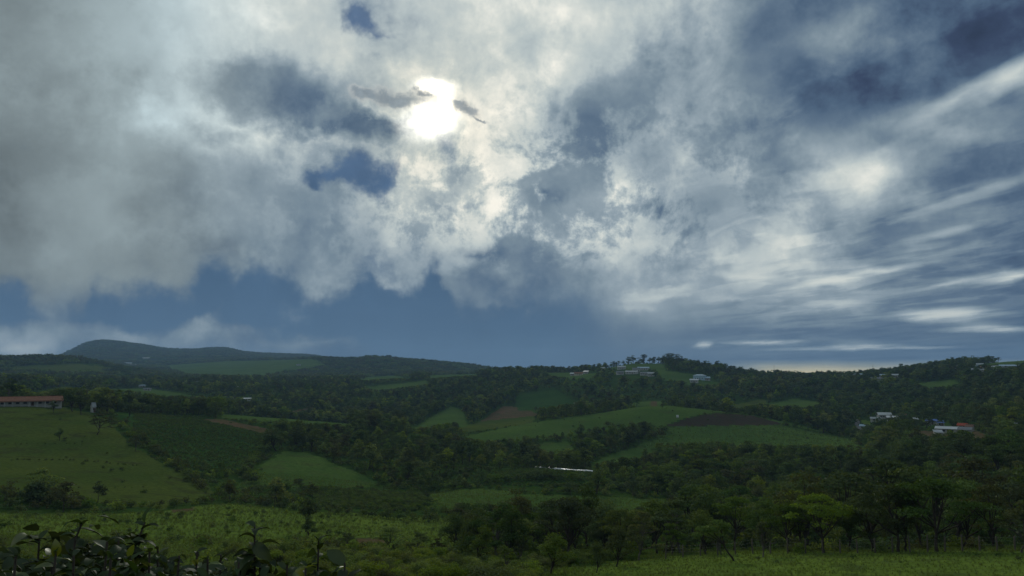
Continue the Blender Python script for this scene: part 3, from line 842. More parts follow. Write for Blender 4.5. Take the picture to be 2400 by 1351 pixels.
def field_caps():
    """Column by column lower and upper picture edge of every field, with its mean distance."""
    out = []
    for kind, poly, d0, d1 in FIELDS:
        xs = np.arange(min(q[0] for q in poly), max(q[0] for q in poly) + 1, 4.0)
        lo, hi = np.full(xs.shape, -1e9), np.full(xs.shape, 1e9)
        n = len(poly)
        for i in range(n):
            (x1, y1), (x2, y2) = poly[i], poly[(i + 1) % n]
            a, b = min(x1, x2), max(x1, x2)
            m = (xs >= a) & (xs <= b) & (b > a)
            y = y1 + (y2 - y1) * (xs - x1) / ((x2 - x1) or 1)
            lo = np.where(m, np.maximum(lo, y), lo)
            hi = np.where(m, np.minimum(hi, y), hi)
        out.append((xs, lo, hi, (d0 + d1) / 2))
    return out


CAPS = field_caps()


def cap_height(px, py, d, h):
    """Trees below a field do not grow so tall that the field could not be seen from the hill."""
    h = h.copy()
    for (xs, lo, hi, dm), (kind, poly, d0, d1) in zip(CAPS, FIELDS):
        if d1 < 120:
            continue
        w = np.minimum(h * FPX / d * 0.25, 25)
        for off in (-1, 0, 1):
            x = px + off * w
            m = (x >= xs[0]) & (x <= xs[-1]) & (d < dm)
            lo_, hi_ = np.interp(x, xs, lo), np.interp(x, xs, hi)
            m &= (py > lo_ - 6) & (lo_ > 0)
            top = lo_ - 0.22 * (lo_ - hi_)
            h = np.where(m, np.minimum(h, (py - top) / FPX * d), h)
    return h


def in_poly(px, py, poly):
    inside = np.zeros(px.shape, bool)
    n = len(poly)
    for i in range(n):
        x1, y1 = poly[i]
        x2, y2 = poly[(i + 1) % n]
        c = ((y1 > py) != (y2 > py))
        xi = (x2 - x1) * (py - y1) / ((y2 - y1) if y2 != y1 else 1e-9) + x1
        inside ^= c & (px < xi)
    return inside


def land_use(X, Y, Z):
    """Index into FIELDS for every ground point, -1 where scrub and wood grow."""
    d = np.hypot(X, Y)
    az = np.arctan2(X, Y)
    px, py = dir_px(az, np.arctan2(Z - CAMZ, d))
    wob = np.clip(300.0 / d, 0.2, 2.5)
    px = px + fbm(X, Y, 1 / 9.0, 3) * 9 * wob
    py = py + fbm(Y + 40, X - 7, 1 / 9.0, 3) * 4 * wob
    out = np.full(X.shape, -1, int)
    ok = np.abs(az) < 0.9
    for i, (kind, poly, d0, d1) in enumerate(FIELDS):
        xs, ys = [q[0] for q in poly], [q[1] for q in poly]
        m = ok & (d > d0) & (d < d1) & (px > min(xs)) & (px < max(xs)) & (py > min(ys)) & (py < max(ys))
        m[m] = in_poly(px[m], py[m], poly)
        out[m] = i
    return out


def build_land():
    ac = np.concatenate([np.linspace(-math.pi, -0.70, 24)[:-1], np.linspace(-0.70, 0.70, 760), np.linspace(0.70, math.pi, 24)[1:]])
    dr = np.concatenate([np.geomspace(0.5, 40, 40)[:-1], np.geomspace(40, 900, 300)[:-1], np.geomspace(900, 6500, 150)[:-1], np.geomspace(6500, 8000, 8)])
    A, Dd = np.meshgrid(ac, dr)
    X, Y = Dd * np.sin(A), Dd * np.cos(A)
    Z = ground_z(A, Dd)
    # close the ring behind the camera
    Z[:, -1] = Z[:, 0]
    n, m = len(dr), len(ac)
    idx = np.arange(n * m).reshape(n, m)
    F = np.stack([idx[:-1, :-1], idx[:-1, 1:], idx[1:, 1:], idx[1:, :-1]], -1)[:, :, ::-1].reshape(-1, 4)
    V = np.stack([X, Y, Z], -1).reshape(-1, 3)
    Cn = V[F].mean(1)
    use = land_use(Cn[:, 0], Cn[:, 1], Cn[:, 2])
    kinds = np.array(['scrub'] + [f[0] for f in FIELDS])[use + 1]
    far = np.hypot(Cn[:, 0], Cn[:, 1]) > 6500
    kinds = np.where((use < 0) & far, 'plain', kinds)
    names = {'scrub': ('valley_ground', 'dark scrub covered ground of the valley and hills'), 'plain': ('far_plain', 'dark flat plain at the horizon'),
             'pasture': ('pasture', 'green pasture on the valley slopes'), 'bright': ('meadow', 'lush yellow green meadow in the near valley'),
             'olive': ('dry_pasture', 'olive brown grazed hillside'), 'cane': ('cane_field', 'even green cane field on the rounded hill'),
             'crop': ('crop_field', 'dark green planted field in rows'), 'plough': ('ploughed_field', 'dark brown ploughed field under the hill crest'),
             'road': ('gravel_road', 'grey gravel road curving into the hamlet'), 'red': ('bare_soil', 'bare reddish soil on the slopes')}
    for k, (nm, lab) in names.items():
        sel = F[kinds == k]
        if not len(sel):
            continue
        used, inv = np.unique(sel, return_inverse=True)
        me = mesh_np(nm, V[used], inv.reshape(-1, 4), [M[k]], smooth=True)
        tag(link(nm, me), lab, None, None, 'structure')


build_land()

# ================================================================== vegetation
M['bark'] = plain_mat('bark', (0.050, 0.042, 0.034), 0.9, 0.5, 3.0, 0.1)
M['bark_pale'] = plain_mat('pale_bark', (0.11, 0.10, 0.085), 0.9, 0.4, 3.0, 0.1)
M['leaf_dark'] = leaf_mat('dark_leaves', (0.034, 0.062, 0.018), (0.076, 0.118, 0.029))
M['leaf_mid'] = leaf_mat('green_leaves', (0.052, 0.092, 0.017), (0.108, 0.160, 0.028))
M['leaf_light'] = leaf_mat('light_leaves', (0.086, 0.136, 0.020), (0.165, 0.220, 0.034), 0.45)
M['leaf_olive'] = leaf_mat('olive_leaves', (0.044, 0.056, 0.018), (0.092, 0.104, 0.029))
M['grass'] = leaf_mat('grass_blades', (0.050, 0.085, 0.012), (0.105, 0.155, 0.022), 0.4, 0.03)
M['gloss_leaf'] = leaf_mat('waxy_leaves', (0.014, 0.028, 0.010), (0.040, 0.064, 0.017), 0.28, 0.022, 0.48)
M['young_leaf'] = leaf_mat('young_leaves', (0.060, 0.090, 0.014), (0.110, 0.140, 0.024), 0.45, 0.05, 0.35)


class Geo:
    """Collects triangles and quads (as two triangles) with a material index."""

    def __init__(self):
        self.V, self.F, self.Mi, self.n = [], [], [], 0

    def add(self, V, F, mi=0):
        V, F = np.asarray(V, float), np.asarray(F, int)
        self.V.append(V)
        self.F.append(F + self.n)
        self.Mi.append(np.full(len(F), mi, int))
        self.n += len(V)

    def tube(self, pts, rad, sides=6, mi=0):
        pts = [Vector(p) for p in pts]
        ring = []
        for i, p in enumerate(pts):
            t = (pts[min(i + 1, len(pts) - 1)] - pts[max(i - 1, 0)]).normalized()
            a = Vector((0, 0, 1)) if abs(t.z) < 0.9 else Vector((1, 0, 0))
            u = t.cross(a).normalized()
            v = t.cross(u)
            for k in range(sides):
                an = 2 * math.pi * k / sides
                ring.append(p + (u * math.cos(an) + v * math.sin(an)) * rad[i])
        F = []
        for i in range(len(pts) - 1):
            for k in range(sides):
                a, b = i * sides + k, i * sides + (k + 1) % sides
                c, d = b + sides, a + sides
                F += [(a, b, c), (a, c, d)]
        base = len(ring)
        ring.append(pts[-1] + (pts[-1] - pts[-2]).normalized() * rad[-1])
        o = (len(pts) - 1) * sides
        F += [(o + k, o + (k + 1) % sides, base) for k in range(sides)]
        self.add([tuple(r) for r in ring], F, mi)

    def leaves(self, C, N, size, rg, mi=0, ratio=0.55):
        """Folded rhombic leaf clusters at centres C facing N."""
        n = len(C)
        N = N / np.linalg.norm(N, axis=1, keepdims=True)
        r = rg.normal(size=(n, 3))
        U = np.cross(N, r)
        U /= np.linalg.norm(U, axis=1, keepdims=True) + 1e-9
        W = np.cross(N, U)
        s = (size * rg.uniform(0.6, 1.35, n))[:, None]
        a, b = C - U * s * 0.5, C + U * s * 0.5
        l, q = C + W * s * ratio * 0.5 + N * s * 0.12, C - W * s * ratio * 0.5 + N * s * 0.12
        V = np.stack([a, l, b, q], 1).reshape(-1, 3)
        i = np.arange(n) * 4
        F = np.concatenate([np.stack([i, i + 1, i + 2], 1), np.stack([i, i + 2, i + 3], 1)])
        self.add(V, F, mi)

    def mesh(self, name, mats, smooth=False):
        return mesh_np(name, np.concatenate(self.V), np.concatenate(self.F), mats, np.concatenate(self.Mi), smooth)


def clump(rg, c, r, n, flat=0.7):
    """Points and facings in a leaf clump: most in its shell, denser above."""
    d = rg.normal(size=(n, 3))
    d /= np.linalg.norm(d, axis=1, keepdims=True)
    d[:, 2] = np.where(d[:, 2] < -0.25, -d[:, 2] * rg.uniform(0.2, 1, n), d[:, 2])
    rr = rg.uniform(0.25, 1.0, n) ** 0.45
    lump = 1 + 0.22 * np.sin(d[:, 0] * 5 + c[0] * 7) * np.cos(d[:, 1] * 6 + c[1] * 5)
    P = np.asarray(c) + d * (rr * lump)[:, None] * np.array([r, r, r * flat])
    N = d * 0.7 + rg.normal(size=(n, 3)) * 0.55 + np.array([0, 0, 0.55])
    return P, N


def skeleton(rg, style):
    """Branches (list of (points, radii)) and clumps (centre, radius, flatness) of a tree 1 unit tall."""
    br, cl = [], []
    lean = rg.normal(size=2) * 0.05
    if style == 'round':
        fork, nb, up, reach, cr, fl = 0.30, 8, 0.75, 0.26, 0.17, 0.75
    elif style == 'umbrella':
        fork, nb, up, reach, cr, fl = 0.42, 9, 0.55, 0.42, 0.17, 0.42
    elif style == 'tall':
        fork, nb, up, reach, cr, fl = 0.34, 9, 0.9, 0.18, 0.14, 0.8
    elif style == 'airy':
        fork, nb, up, reach, cr, fl = 0.30, 10, 0.8, 0.30, 0.105, 0.6
    elif style == 'leaning':
        fork, nb, up, reach, cr, fl = 0.50, 6, 0.4, 0.34, 0.14, 0.5
        lean = np.array([-0.34, 0.05])
    else:      # bush
        fork, nb, up, reach, cr, fl = 0.06, 10, 0.8, 0.42, 0.26, 0.7
    r0 = 0.022 if style != 'bush' else 0.014
    stem = [np.array([0, 0, -0.03])]
    nseg = 5
    for k in range(1, nseg + 1):
        t = k / nseg
        stem.append(np.array([lean[0] * t + rg.normal() * 0.012, lean[1] * t + rg.normal() * 0.012, fork * t]))
    br.append((stem, [r0 * (1.35 if k == 0 else 1.0 - 0.35 * k / nseg) for k in range(nseg + 1)]))
    a0 = rg.uniform(0, 6.28)
    for b in range(nb):
        a = a0 + b * 2.4 + rg.normal() * 0.25
        f = rg.uniform(0.55, 1.0)
        st = stem[-1] * f + (stem[-2] if f < 0.8 else stem[-1]) * (1 - f)
        st = stem[min(nseg, int(round(f * nseg)))]
        rch = reach * (0.35 + 0.75 * (b % 3) / 2.0) * rg.uniform(0.8, 1.2)
        topz = 1.0 - cr * fl * 0.8
        if style == 'umbrella':
            ez = topz - 0.32 * (rch / reach) ** 2 * rg.uniform(0.5, 1.2)
        elif style == 'tall':
            ez = fork + (topz - fork) * rg.uniform(0.15, 1.0)
        elif style == 'bush':
            ez = rg.uniform(0.22, 0.8) * (1 - 0.35 * rch / reach)
        else:
            ez = fork + (topz - fork) * (1 - 0.75 * (rch / (reach * 1.2)) ** 2) * rg.uniform(0.6, 1.0)
        e = np.array([lean[0] * 1.3 + math.cos(a) * rch, lean[1] * 1.3 + math.sin(a) * rch, max(ez, fork * 0.8)])
        mid = st * 0.5 + e * 0.5 + np.array([0, 0, -0.04 if style == 'umbrella' else 0.03]) + rg.normal(size=3) * 0.015
        q = st * 0.2 + mid * 0.8
        br.append(([st, mid, e], [r0 * 0.55, r0 * 0.35, r0 * 0.14]))
        cl.append((e, cr * rg.uniform(0.75, 1.2), fl))
        for s in range(2):
            w = mid * (0.3 + 0.3 * s) + e * (0.7 - 0.3 * s) + rg.normal(size=3) * np.array([0.09, 0.09, 0.05])
            br.append(([mid, w], [r0 * 0.25, r0 * 0.1]))
            cl.append((w, cr * rg.uniform(0.5, 0.85), fl))
    if style in ('round', 'umbrella', 'tall'):
        e = np.array([lean[0], lean[1], 1.0 - cr * fl * 0.7])
        br.append(([stem[-1], stem[-1] * 0.5 + e * 0.5 + rg.normal(size=3) * 0.02, e], [r0 * 0.6, r0 * 0.4, r0 * 0.12]))
        cl.append((e, cr * 1.1, fl))
    return br, cl


def make_tree(seed, style, nleaf, leaf, leafmat, bark='bark', joined=False, sides=6):
    """Tree meshes 1 unit tall: (trunk mesh, crown mesh), or one joined mesh."""
    rg = np.random.default_rng(seed)
    br, cl = skeleton(rg, style)
    wood, crown = Geo(), Geo()
    for i, (p, r) in enumerate(br):
        if joined and i > 3:
            break
        wood.tube(p, r, sides if i == 0 else max(3, sides - 2), 0)
    tot = sum(c[1] ** 2 for c in cl)
    tgt = wood if joined else crown
    for c, r, fl in cl:
        n = max(6, int(nleaf * r * r / tot))
        P, N = clump(rg, c, r, n, fl)
        tgt.leaves(P, N, leaf, rg, 1 if joined else 0)
    if joined:
        return wood.mesh(style + '_tree_far', [M[bark], M[leafmat]])
    return wood.mesh(style + '_trunk', [M[bark]], True), crown.mesh(style + '_crown', [M[leafmat]])


STYLES = ['round', 'umbrella', 'tall', 'airy', 'leaning', 'bush']
TONES_L = ['dark', 'mid', 'light', 'olive']
NEAR, MID = {}, {}


def tree_mesh(style, tone, lod, var):
    key = (style, tone, lod, var)
    if key not in NEAR:
        seed = STYLES.index(style) * 101 + TONES_L.index(tone) * 17 + var * 7 + 3
        bark = 'bark_pale' if (style == 'airy') else 'bark'
        if lod == 0:
            nl, sz = (3600, 0.036) if style not in ('bush', 'airy', 'leaning') else (2200, 0.042 if style != 'bush' else 0.055)
        else:
            nl, sz = (1100, 0.058) if style != 'bush' else (520, 0.10)
        NEAR[key] = make_tree(seed, style, nl, sz, 'leaf_' + tone, bark)
    return NEAR[key]


def plant_tree(loc, h, style, tone, lod, var, label, cat, group=None, rot=None, wide=1.0):
    tr, cr = tree_mesh(style, tone, lod, var)
    nm = {'bush': 'shrub'}.get(style, 'tree')
    e = empty(nm, loc, random.uniform(0, 6.28) if rot is None else rot)
    e.scale = (h * wide, h * wide, h)
    tag(e, label, cat, group)
    link('stem' if nm == 'shrub' else 'trunk', tr, e)
    link('foliage' if nm == 'shrub' else 'crown', cr, e)
    return e


def scatter(name, pts, rots, scales, idx, protos, label, kind='stuff'):
    """One object that sets copies of the given meshes on its own vertices (geometry nodes)."""
    n = len(pts)
    me = bpy.data.meshes.new(name)
    me.vertices.add(n)
    me.vertices.foreach_set('co', np.asarray(pts, np.float32).ravel())
    for an, typ, val in (('rot', 'FLOAT', rots), ('siz', 'FLOAT', scales), ('pick', 'INT', idx)):
        at = me.attributes.new(an, typ, 'POINT')
        at.data.foreach_set('value', np.asarray(val, np.float32 if typ == 'FLOAT' else np.int32))
    mats = []
    for p in protos:
        for m in p.materials:
            if m not in mats:
                mats.append(m)
    o = link(name, me)
    tag(o, label, None, None, kind)
    g = bpy.data.node_groups.new(name + '_scatter', 'GeometryNodeTree')
    g.interface.new_socket('Geometry', in_out='INPUT', socket_type='NodeSocketGeometry')
    g.interface.new_socket('Geometry', in_out='OUTPUT', socket_type='NodeSocketGeometry')
    N, L = g.nodes, g.links
    gi, go = N.new('NodeGroupInput'), N.new('NodeGroupOutput')
    jn = N.new('GeometryNodeJoinGeometry')
    for p in reversed(protos):
        po = bpy.data.objects.new(p.name + '_source', p)
        oi = N.new('GeometryNodeObjectInfo')
        oi.inputs['Object'].default_value = po
        oi.inputs['As Instance'].default_value = False
        gt = N.new('GeometryNodeGeometryToInstance')
        L.new(oi.outputs['Geometry'], gt.inputs[0])
        L.new(gt.outputs[0], jn.inputs[0])

    def attr(nm, dt):
        a = N.new('GeometryNodeInputNamedAttribute')
        a.data_type = dt
        a.inputs[0].default_value = nm
        return a.outputs[0]
    ip = N.new('GeometryNodeInstanceOnPoints')
    L.new(gi.outputs[0], ip.inputs['Points'])
    L.new(jn.outputs[0], ip.inputs['Instance'])
    ip.inputs['Pick Instance'].default_value = True
    L.new(attr('pick', 'INT'), ip.inputs['Instance Index'])
    cx = N.new('ShaderNodeCombineXYZ')
    L.new(attr('rot', 'FLOAT'), cx.inputs[2])
    L.new(cx.outputs[0], ip.inputs['Rotation'])
    L.new(attr('siz', 'FLOAT'), ip.inputs['Scale'])
    L.new(ip.outputs[0], go.inputs[0])
    md = o.modifiers.new('scatter', 'NODES')
    md.node_group = g
    return o


# ------------------------------------------------------------------ where things must keep clear
CLEAR = []          # (x, y, radius) around houses and other built things


def horizon_table():
    """Running maximum of ground elevation along every column: tells what a nearer rise hides."""
    ds = np.geomspace(30, 9000, 420)
    az = np.linspace(-0.66, 0.66, 500)
    A, Dd = np.meshgrid(az, ds)
    e = np.arctan2(ground_z(A, Dd) - CAMZ, Dd)
    return az, ds, np.maximum.accumulate(e, 0)


HZ = horizon_table()


def seen(X, Y, Z, top):
    az, d = np.arctan2(X, Y), np.hypot(X, Y)
    i = np.clip(np.searchsorted(HZ[0], az), 0, len(HZ[0]) - 1)
    k = np.clip(np.searchsorted(HZ[1], d * 0.97) - 1, 0, len(HZ[1]) - 1)
    return np.arctan2(Z + top - CAMZ, d) > HZ[2][k, i] - 0.001


def sector_points(n, d0, d1, half=0.66):
    d = np.sqrt(rng.uniform(d0 * d0, d1 * d1, n))
    a = rng.uniform(-half, half, n)
    return d * np.sin(a), d * np.cos(a), a, d


def pixels_of(X, Y, Z):
    return dir_px(np.arctan2(X, Y), np.arctan2(Z - CAMZ, np.hypot(X, Y)))


def clear_of(X, Y):
    ok = np.ones(X.shape, bool)
    for cx, cyy, r in CLEAR:
        ok &= (X - cx) ** 2 + (Y - cyy) ** 2 > r * r
        # and keep the sight line to it open
        dc = math.hypot(cx, cyy)
        ux, uy = cx / dc, cyy / dc
        t = X * ux + Y * uy
        s = np.abs(X * uy - Y * ux)
        ok &= ~((t < dc) & (t > dc - r * (3.0 if dc < 900 else 7.0)) & (s < r * 0.6))
    return ok

# ================================================================== buildings and other made things
M['wall_white'] = plain_mat('white_plaster', (0.38, 0.38, 0.36), 0.8, 0.25, 0.8)
M['wall_grey'] = plain_mat('grey_block_wall', (0.36, 0.36, 0.34), 0.85, 0.3, 0.8)
M['wall_cream'] = plain_mat('cream_plaster', (0.50, 0.44, 0.34), 0.8, 0.25, 0.8)
M['wall_blue'] = plain_mat('pale_blue_plaster', (0.34, 0.46, 0.56), 0.8, 0.25, 0.8)
M['roof_orange'] = plain_mat('orange_tiles', (0.22, 0.095, 0.052), 0.8, 0.35, 1.2)
M['roof_red'] = plain_mat('red_sheet_roof', (0.40, 0.075, 0.035), 0.6, 0.3, 0.8)
M['roof_rust'] = plain_mat('rusty_sheet_roof', (0.20, 0.105, 0.065), 0.7, 0.45, 1.0)
M['roof_zinc'] = plain_mat('zinc_sheet_roof', (0.32, 0.34, 0.35), 0.45, 0.3, 0.6, 0.5)
M['roof_white'] = plain_mat('white_sheet_roof', (0.46, 0.47, 0.47), 0.4, 0.15, 0.6, 0.5)
M['roof_blue'] = plain_mat('blue_sheet_roof', (0.10, 0.17, 0.42), 0.5, 0.3, 0.6)
M['roof_lblue'] = plain_mat('light_blue_sheet_roof', (0.32, 0.42, 0.50), 0.45, 0.25, 0.6)
M['roof_dark'] = plain_mat('dark_sheet_roof', (0.14, 0.15, 0.16), 0.6, 0.35, 0.8)
M['pane'] = plain_mat('window_glass', (0.03, 0.035, 0.04), 0.12, 0.1, 1.0, 0.6)
M['wood'] = plain_mat('grey_wood', (0.10, 0.085, 0.07), 0.9, 0.4, 4.0)
M['door'] = plain_mat('door_wood', (0.10, 0.055, 0.03), 0.7, 0.3, 2.0)
M['film'] = plain_mat('white_plastic_film', (0.52, 0.54, 0.54), 0.25, 0.08, 0.8, 0.6)
M['metal'] = plain_mat('galvanised_steel', (0.30, 0.31, 0.32), 0.5, 0.2, 2.0, 0.5, 0.6)


def box(bm, x0, x1, y0, y1, z0, z1):
    vs = [bm.verts.new((x, y, z)) for z in (z0, z1) for x, y in ((x0, y0), (x1, y0), (x1, y1), (x0, y1))]
    for f in ((3, 2, 1, 0), (4, 5, 6, 7), (0, 1, 5, 4), (1, 2, 6, 5), (2, 3, 7, 6), (3, 0, 4, 7)):
        bm.faces.new([vs[i] for i in f])


def done(bm, name, mat):
    me = bpy.data.meshes.new(name)
    bm.to_mesh(me)
    bm.free()
    me.materials.append(mat)
    return me


def walls_mesh(w, d, h, roof_h, style, mat):
    bm = bmesh.new()
    a, b = w / 2, d / 2
    lo = [bm.verts.new(p) for p in ((-a, -b, -1.5), (a, -b, -1.5), (a, b, -1.5), (-a, b, -1.5))]
    hi = [bm.verts.new(p) for p in ((-a, -b, h), (a, -b, h), (a, b, h + (roof_h if style == 'shed' else 0)), (-a, b, h + (roof_h if style == 'shed' else 0)))]
    for i in range(4):
        j = (i + 1) % 4
        bm.faces.new((lo[i], lo[j], hi[j], hi[i]))
    if style == 'gable':
        l, r = bm.verts.new((-a, 0, h + roof_h)), bm.verts.new((a, 0, h + roof_h))
        bm.faces.new((hi[3], hi[0], l))
        bm.faces.new((hi[1], hi[2], r))
    bm.faces.new(lo[::-1])
    return done(bm, 'wall', mat)


def roof_mesh(w, d, h, roof_h, style, mat, over=0.6, th=0.16):
    bm = bmesh.new()
    over = min(over, 0.1 * w)
    a, b = w / 2 + over, d / 2 + over
    sl = roof_h / (d / 2) if style != 'shed' else roof_h / d

    def slab(p):
        top = [bm.verts.new((x, y, z + th)) for x, y, z in p]
        bot = [bm.verts.new((x, y, z + 0.01)) for x, y, z in p]
        bm.faces.new(top)
        bm.faces.new(bot[::-1])
        n = len(p)
        for i in range(n):
            j = (i + 1) % n
            bm.faces.new((bot[i], bot[j], top[j], top[i]))
    if style == 'gable':
        e = h - over * sl
        r = h + roof_h
        slab([(-a, -b, e), (a, -b, e), (a, 0, r), (-a, 0, r)])
        slab([(a, b, e), (-a, b, e), (-a, 0, r), (a, 0, r)])
        box(bm, -a, a, -0.14, 0.14, r + th * 0.6, r + th + 0.09)
    elif style == 'hip':
        e = h - over * sl
        r = h + roof_h
        k = min(w / 2 - 0.3, d / 2)
        L, R = (-w / 2 + k, 0, r), (w / 2 - k, 0, r)
        slab([(-a, -b, e), (a, -b, e), R, L])
        slab([(a, b, e), (-a, b, e), L, R])
        slab([(a, -b, e), (a, b, e), R])
        slab([(-a, b, e), (-a, -b, e), L])
    elif style == 'arch':
        n = 10
        pr = [(-b + 2 * b * i / n, h + roof_h * math.sin(math.pi * i / n)) for i in range(n + 1)]
        for i in range(n):
            (y0, z0), (y1, z1) = pr[i], pr[i + 1]
            slab([(-a, y0, z0), (a, y0, z0), (a, y1, z1), (-a, y1, z1)])
    else:
        slab([(-a, -b, h - over * sl), (a, -b, h - over * sl), (a, b, h + roof_h + over * sl), (-a, b, h + roof_h + over * sl)])
    return done(bm, 'roof', mat)


def window_part(parent, x, y, z, w, h, side=-1):
    bm = bmesh.new()
    t = 0.07
    y0, y1 = (y - 0.06, y + 0.02) if side < 0 else (y - 0.02, y + 0.06)
    box(bm, -w / 2, w / 2, y0, y1, -h / 2, -h / 2 + t)
    box(bm, -w / 2, w / 2, y0, y1, h / 2 - t, h / 2)
    box(bm, -w / 2, -w / 2 + t, y0, y1, -h / 2 + t, h / 2 - t)
    box(bm, w / 2 - t, w / 2, y0, y1, -h / 2 + t, h / 2 - t)
    f = link('window', done(bm, 'window', M['wood']), parent, (x, 0, z))
    bm = bmesh.new()
    box(bm, -w / 2 + t, w / 2 - t, y - 0.025 if side < 0 else y + 0.012, y - 0.012 if side < 0 else y + 0.025, -h / 2 + t, h / 2 - t)
    link('pane', done(bm, 'pane', M['pane']), f)
    return f


def house(label, p, w, d, h, wall, roof, style='gable', roof_h=1.3, nwin=2, door=True, turn=None, cat='house', name='house', group=None, clear=None):
    face = math.atan2(-p.x, p.y) if turn is None else math.atan2(-p.x, p.y) + turn      # front towards the valley
    e = empty(name, (p.x, p.y, p.z + 0.1), face)
    tag(e, label, cat, group)
    link('wall', walls_mesh(w, d, h, roof_h, style, M[wall]), e)
    link('roof', roof_mesh(w, d, h, roof_h, style, M[roof]), e)
    xs = np.linspace(-w / 2, w / 2, nwin + (1 if door else 0) + 2)[1:-1]
    k = len(xs) // 2 if door else -1
    for i, x in enumerate(xs):
        if i == k:
            bm = bmesh.new()
            box(bm, x - 0.5, x + 0.5, -d / 2 - 0.05, -d / 2 + 0.02, 0.05, 2.1)
            link('door', done(bm, 'door', M['door']), e)
        elif nwin:
            window_part(e, x, -d / 2, min(h * 0.58, 1.6), min(1.3, w / (nwin + 2) * 0.8), min(1.1, h * 0.42))
    CLEAR.append((p.x, p.y, clear if clear else w * 0.62 + 3))
    return e


def H(px, py, dmin, dmax=6000):
    return hit_px(px, py, dmin, dmax)


# --- the long farmhouse on the knoll at the left
p = at_px(66, 0, 428)
hac = house('long low white farmhouse with an orange tiled roof on the left knoll', p, 26.5, 7.5, 2.5, 'wall_white', 'roof_orange', 'gable', 1.6, 7, True, 0.06, 'farmhouse', 'farmhouse', None, 17)
bm = bmesh.new()
box(bm, -13.6, 13.6, -6.0, -3.76, 2.0, 2.12)
link('veranda_roof', done(bm, 'veranda_roof', M['roof_orange']), hac)
for x in np.linspace(-12.8, 12.8, 9):
    bm = bmesh.new()
    box(bm, x - 0.14, x + 0.14, -5.8, -5.52, -1.2, 2.0)
    link('post', done(bm, 'post', M['wall_white']), hac)
p = at_px(218, 0, 430)
hut = house('narrow white hut with a steep peaked roof among dark trees', p, 1.7, 1.7, 3.0, 'wall_white', 'roof_zinc', 'gable', 1.6, 1, True, 0.5, 'hut', 'hut', None, 4)

# --- houses on the middle hill, and down its slope
HILL = [
    (1457, 866, 12, 7, 3.2, 'wall_white', 'roof_zinc', 'gable', 'white house with a pale roof, highest on the middle hill'),
    (1412, 868, 8, 6, 2.8, 'wall_cream', 'roof_zinc', 'gable', 'small cream house at the left shoulder of the middle hill, below the crest'),
    (1453, 878, 10, 7, 3.0, 'wall_white', 'roof_dark', 'gable', 'white house with a dark roof at the left end of the hillside row'),
    (1481, 877, 17, 7, 3.0, 'wall_white', 'roof_zinc', 'gable', 'long white house with a zinc roof in the hillside row'),
    (1491, 872, 10, 6, 4.2, 'wall_grey', 'roof_dark', 'gable', 'grey house with a dark roof behind the long white house'),
    (1508, 868, 16, 7, 3.0, 'wall_grey', 'roof_lblue', 'gable', 'long grey house with a bluish roof on the hillside'),
    (1512, 880, 12, 7, 3.0, 'wall_white', 'roof_dark', 'gable', 'white walled house with a dark roof, lower on the hillside'),
    (1526, 882, 9, 6, 3.6, 'wall_white', 'roof_zinc', 'gable', 'white box shaped house at the right end of the hillside row'),
    (1343, 881, 7, 6, 2.8, 'wall_white', 'roof_white', 'gable', 'small white house left of the one with an orange roof on the hill'),
    (1356, 880, 12, 7, 2.8, 'wall_cream', 'roof_orange', 'gable', 'house with an orange roof on the left slope of the middle hill'),
    (1373, 876, 7, 5, 2.6, 'wall_white', 'roof_zinc', 'shed', 'small white shed right of the orange roofed hill house'),
    (1640, 890, 15, 8, 5.2, 'wall_blue', 'roof_lblue', 'hip', 'large two storey pale blue house on the right slope of the hill'),
    (1627, 897, 10, 6, 3.0, 'wall_white', 'roof_white', 'gable', 'white annexe below and left of the pale blue house'),
    (1655, 892, 9, 6, 3.2, 'wall_white', 'roof_lblue', 'gable', 'white annexe right of the pale blue house'),
]
for px, py, w, d, h, wa_, ro, st, lab in HILL:
    p = H(px, py, 950, 1400)
    house(lab, p, w, d, h, wa_, ro, st, 1.4, 3, True, random.uniform(-0.35, 0.35), 'house', 'house', 'houses on the middle hill')

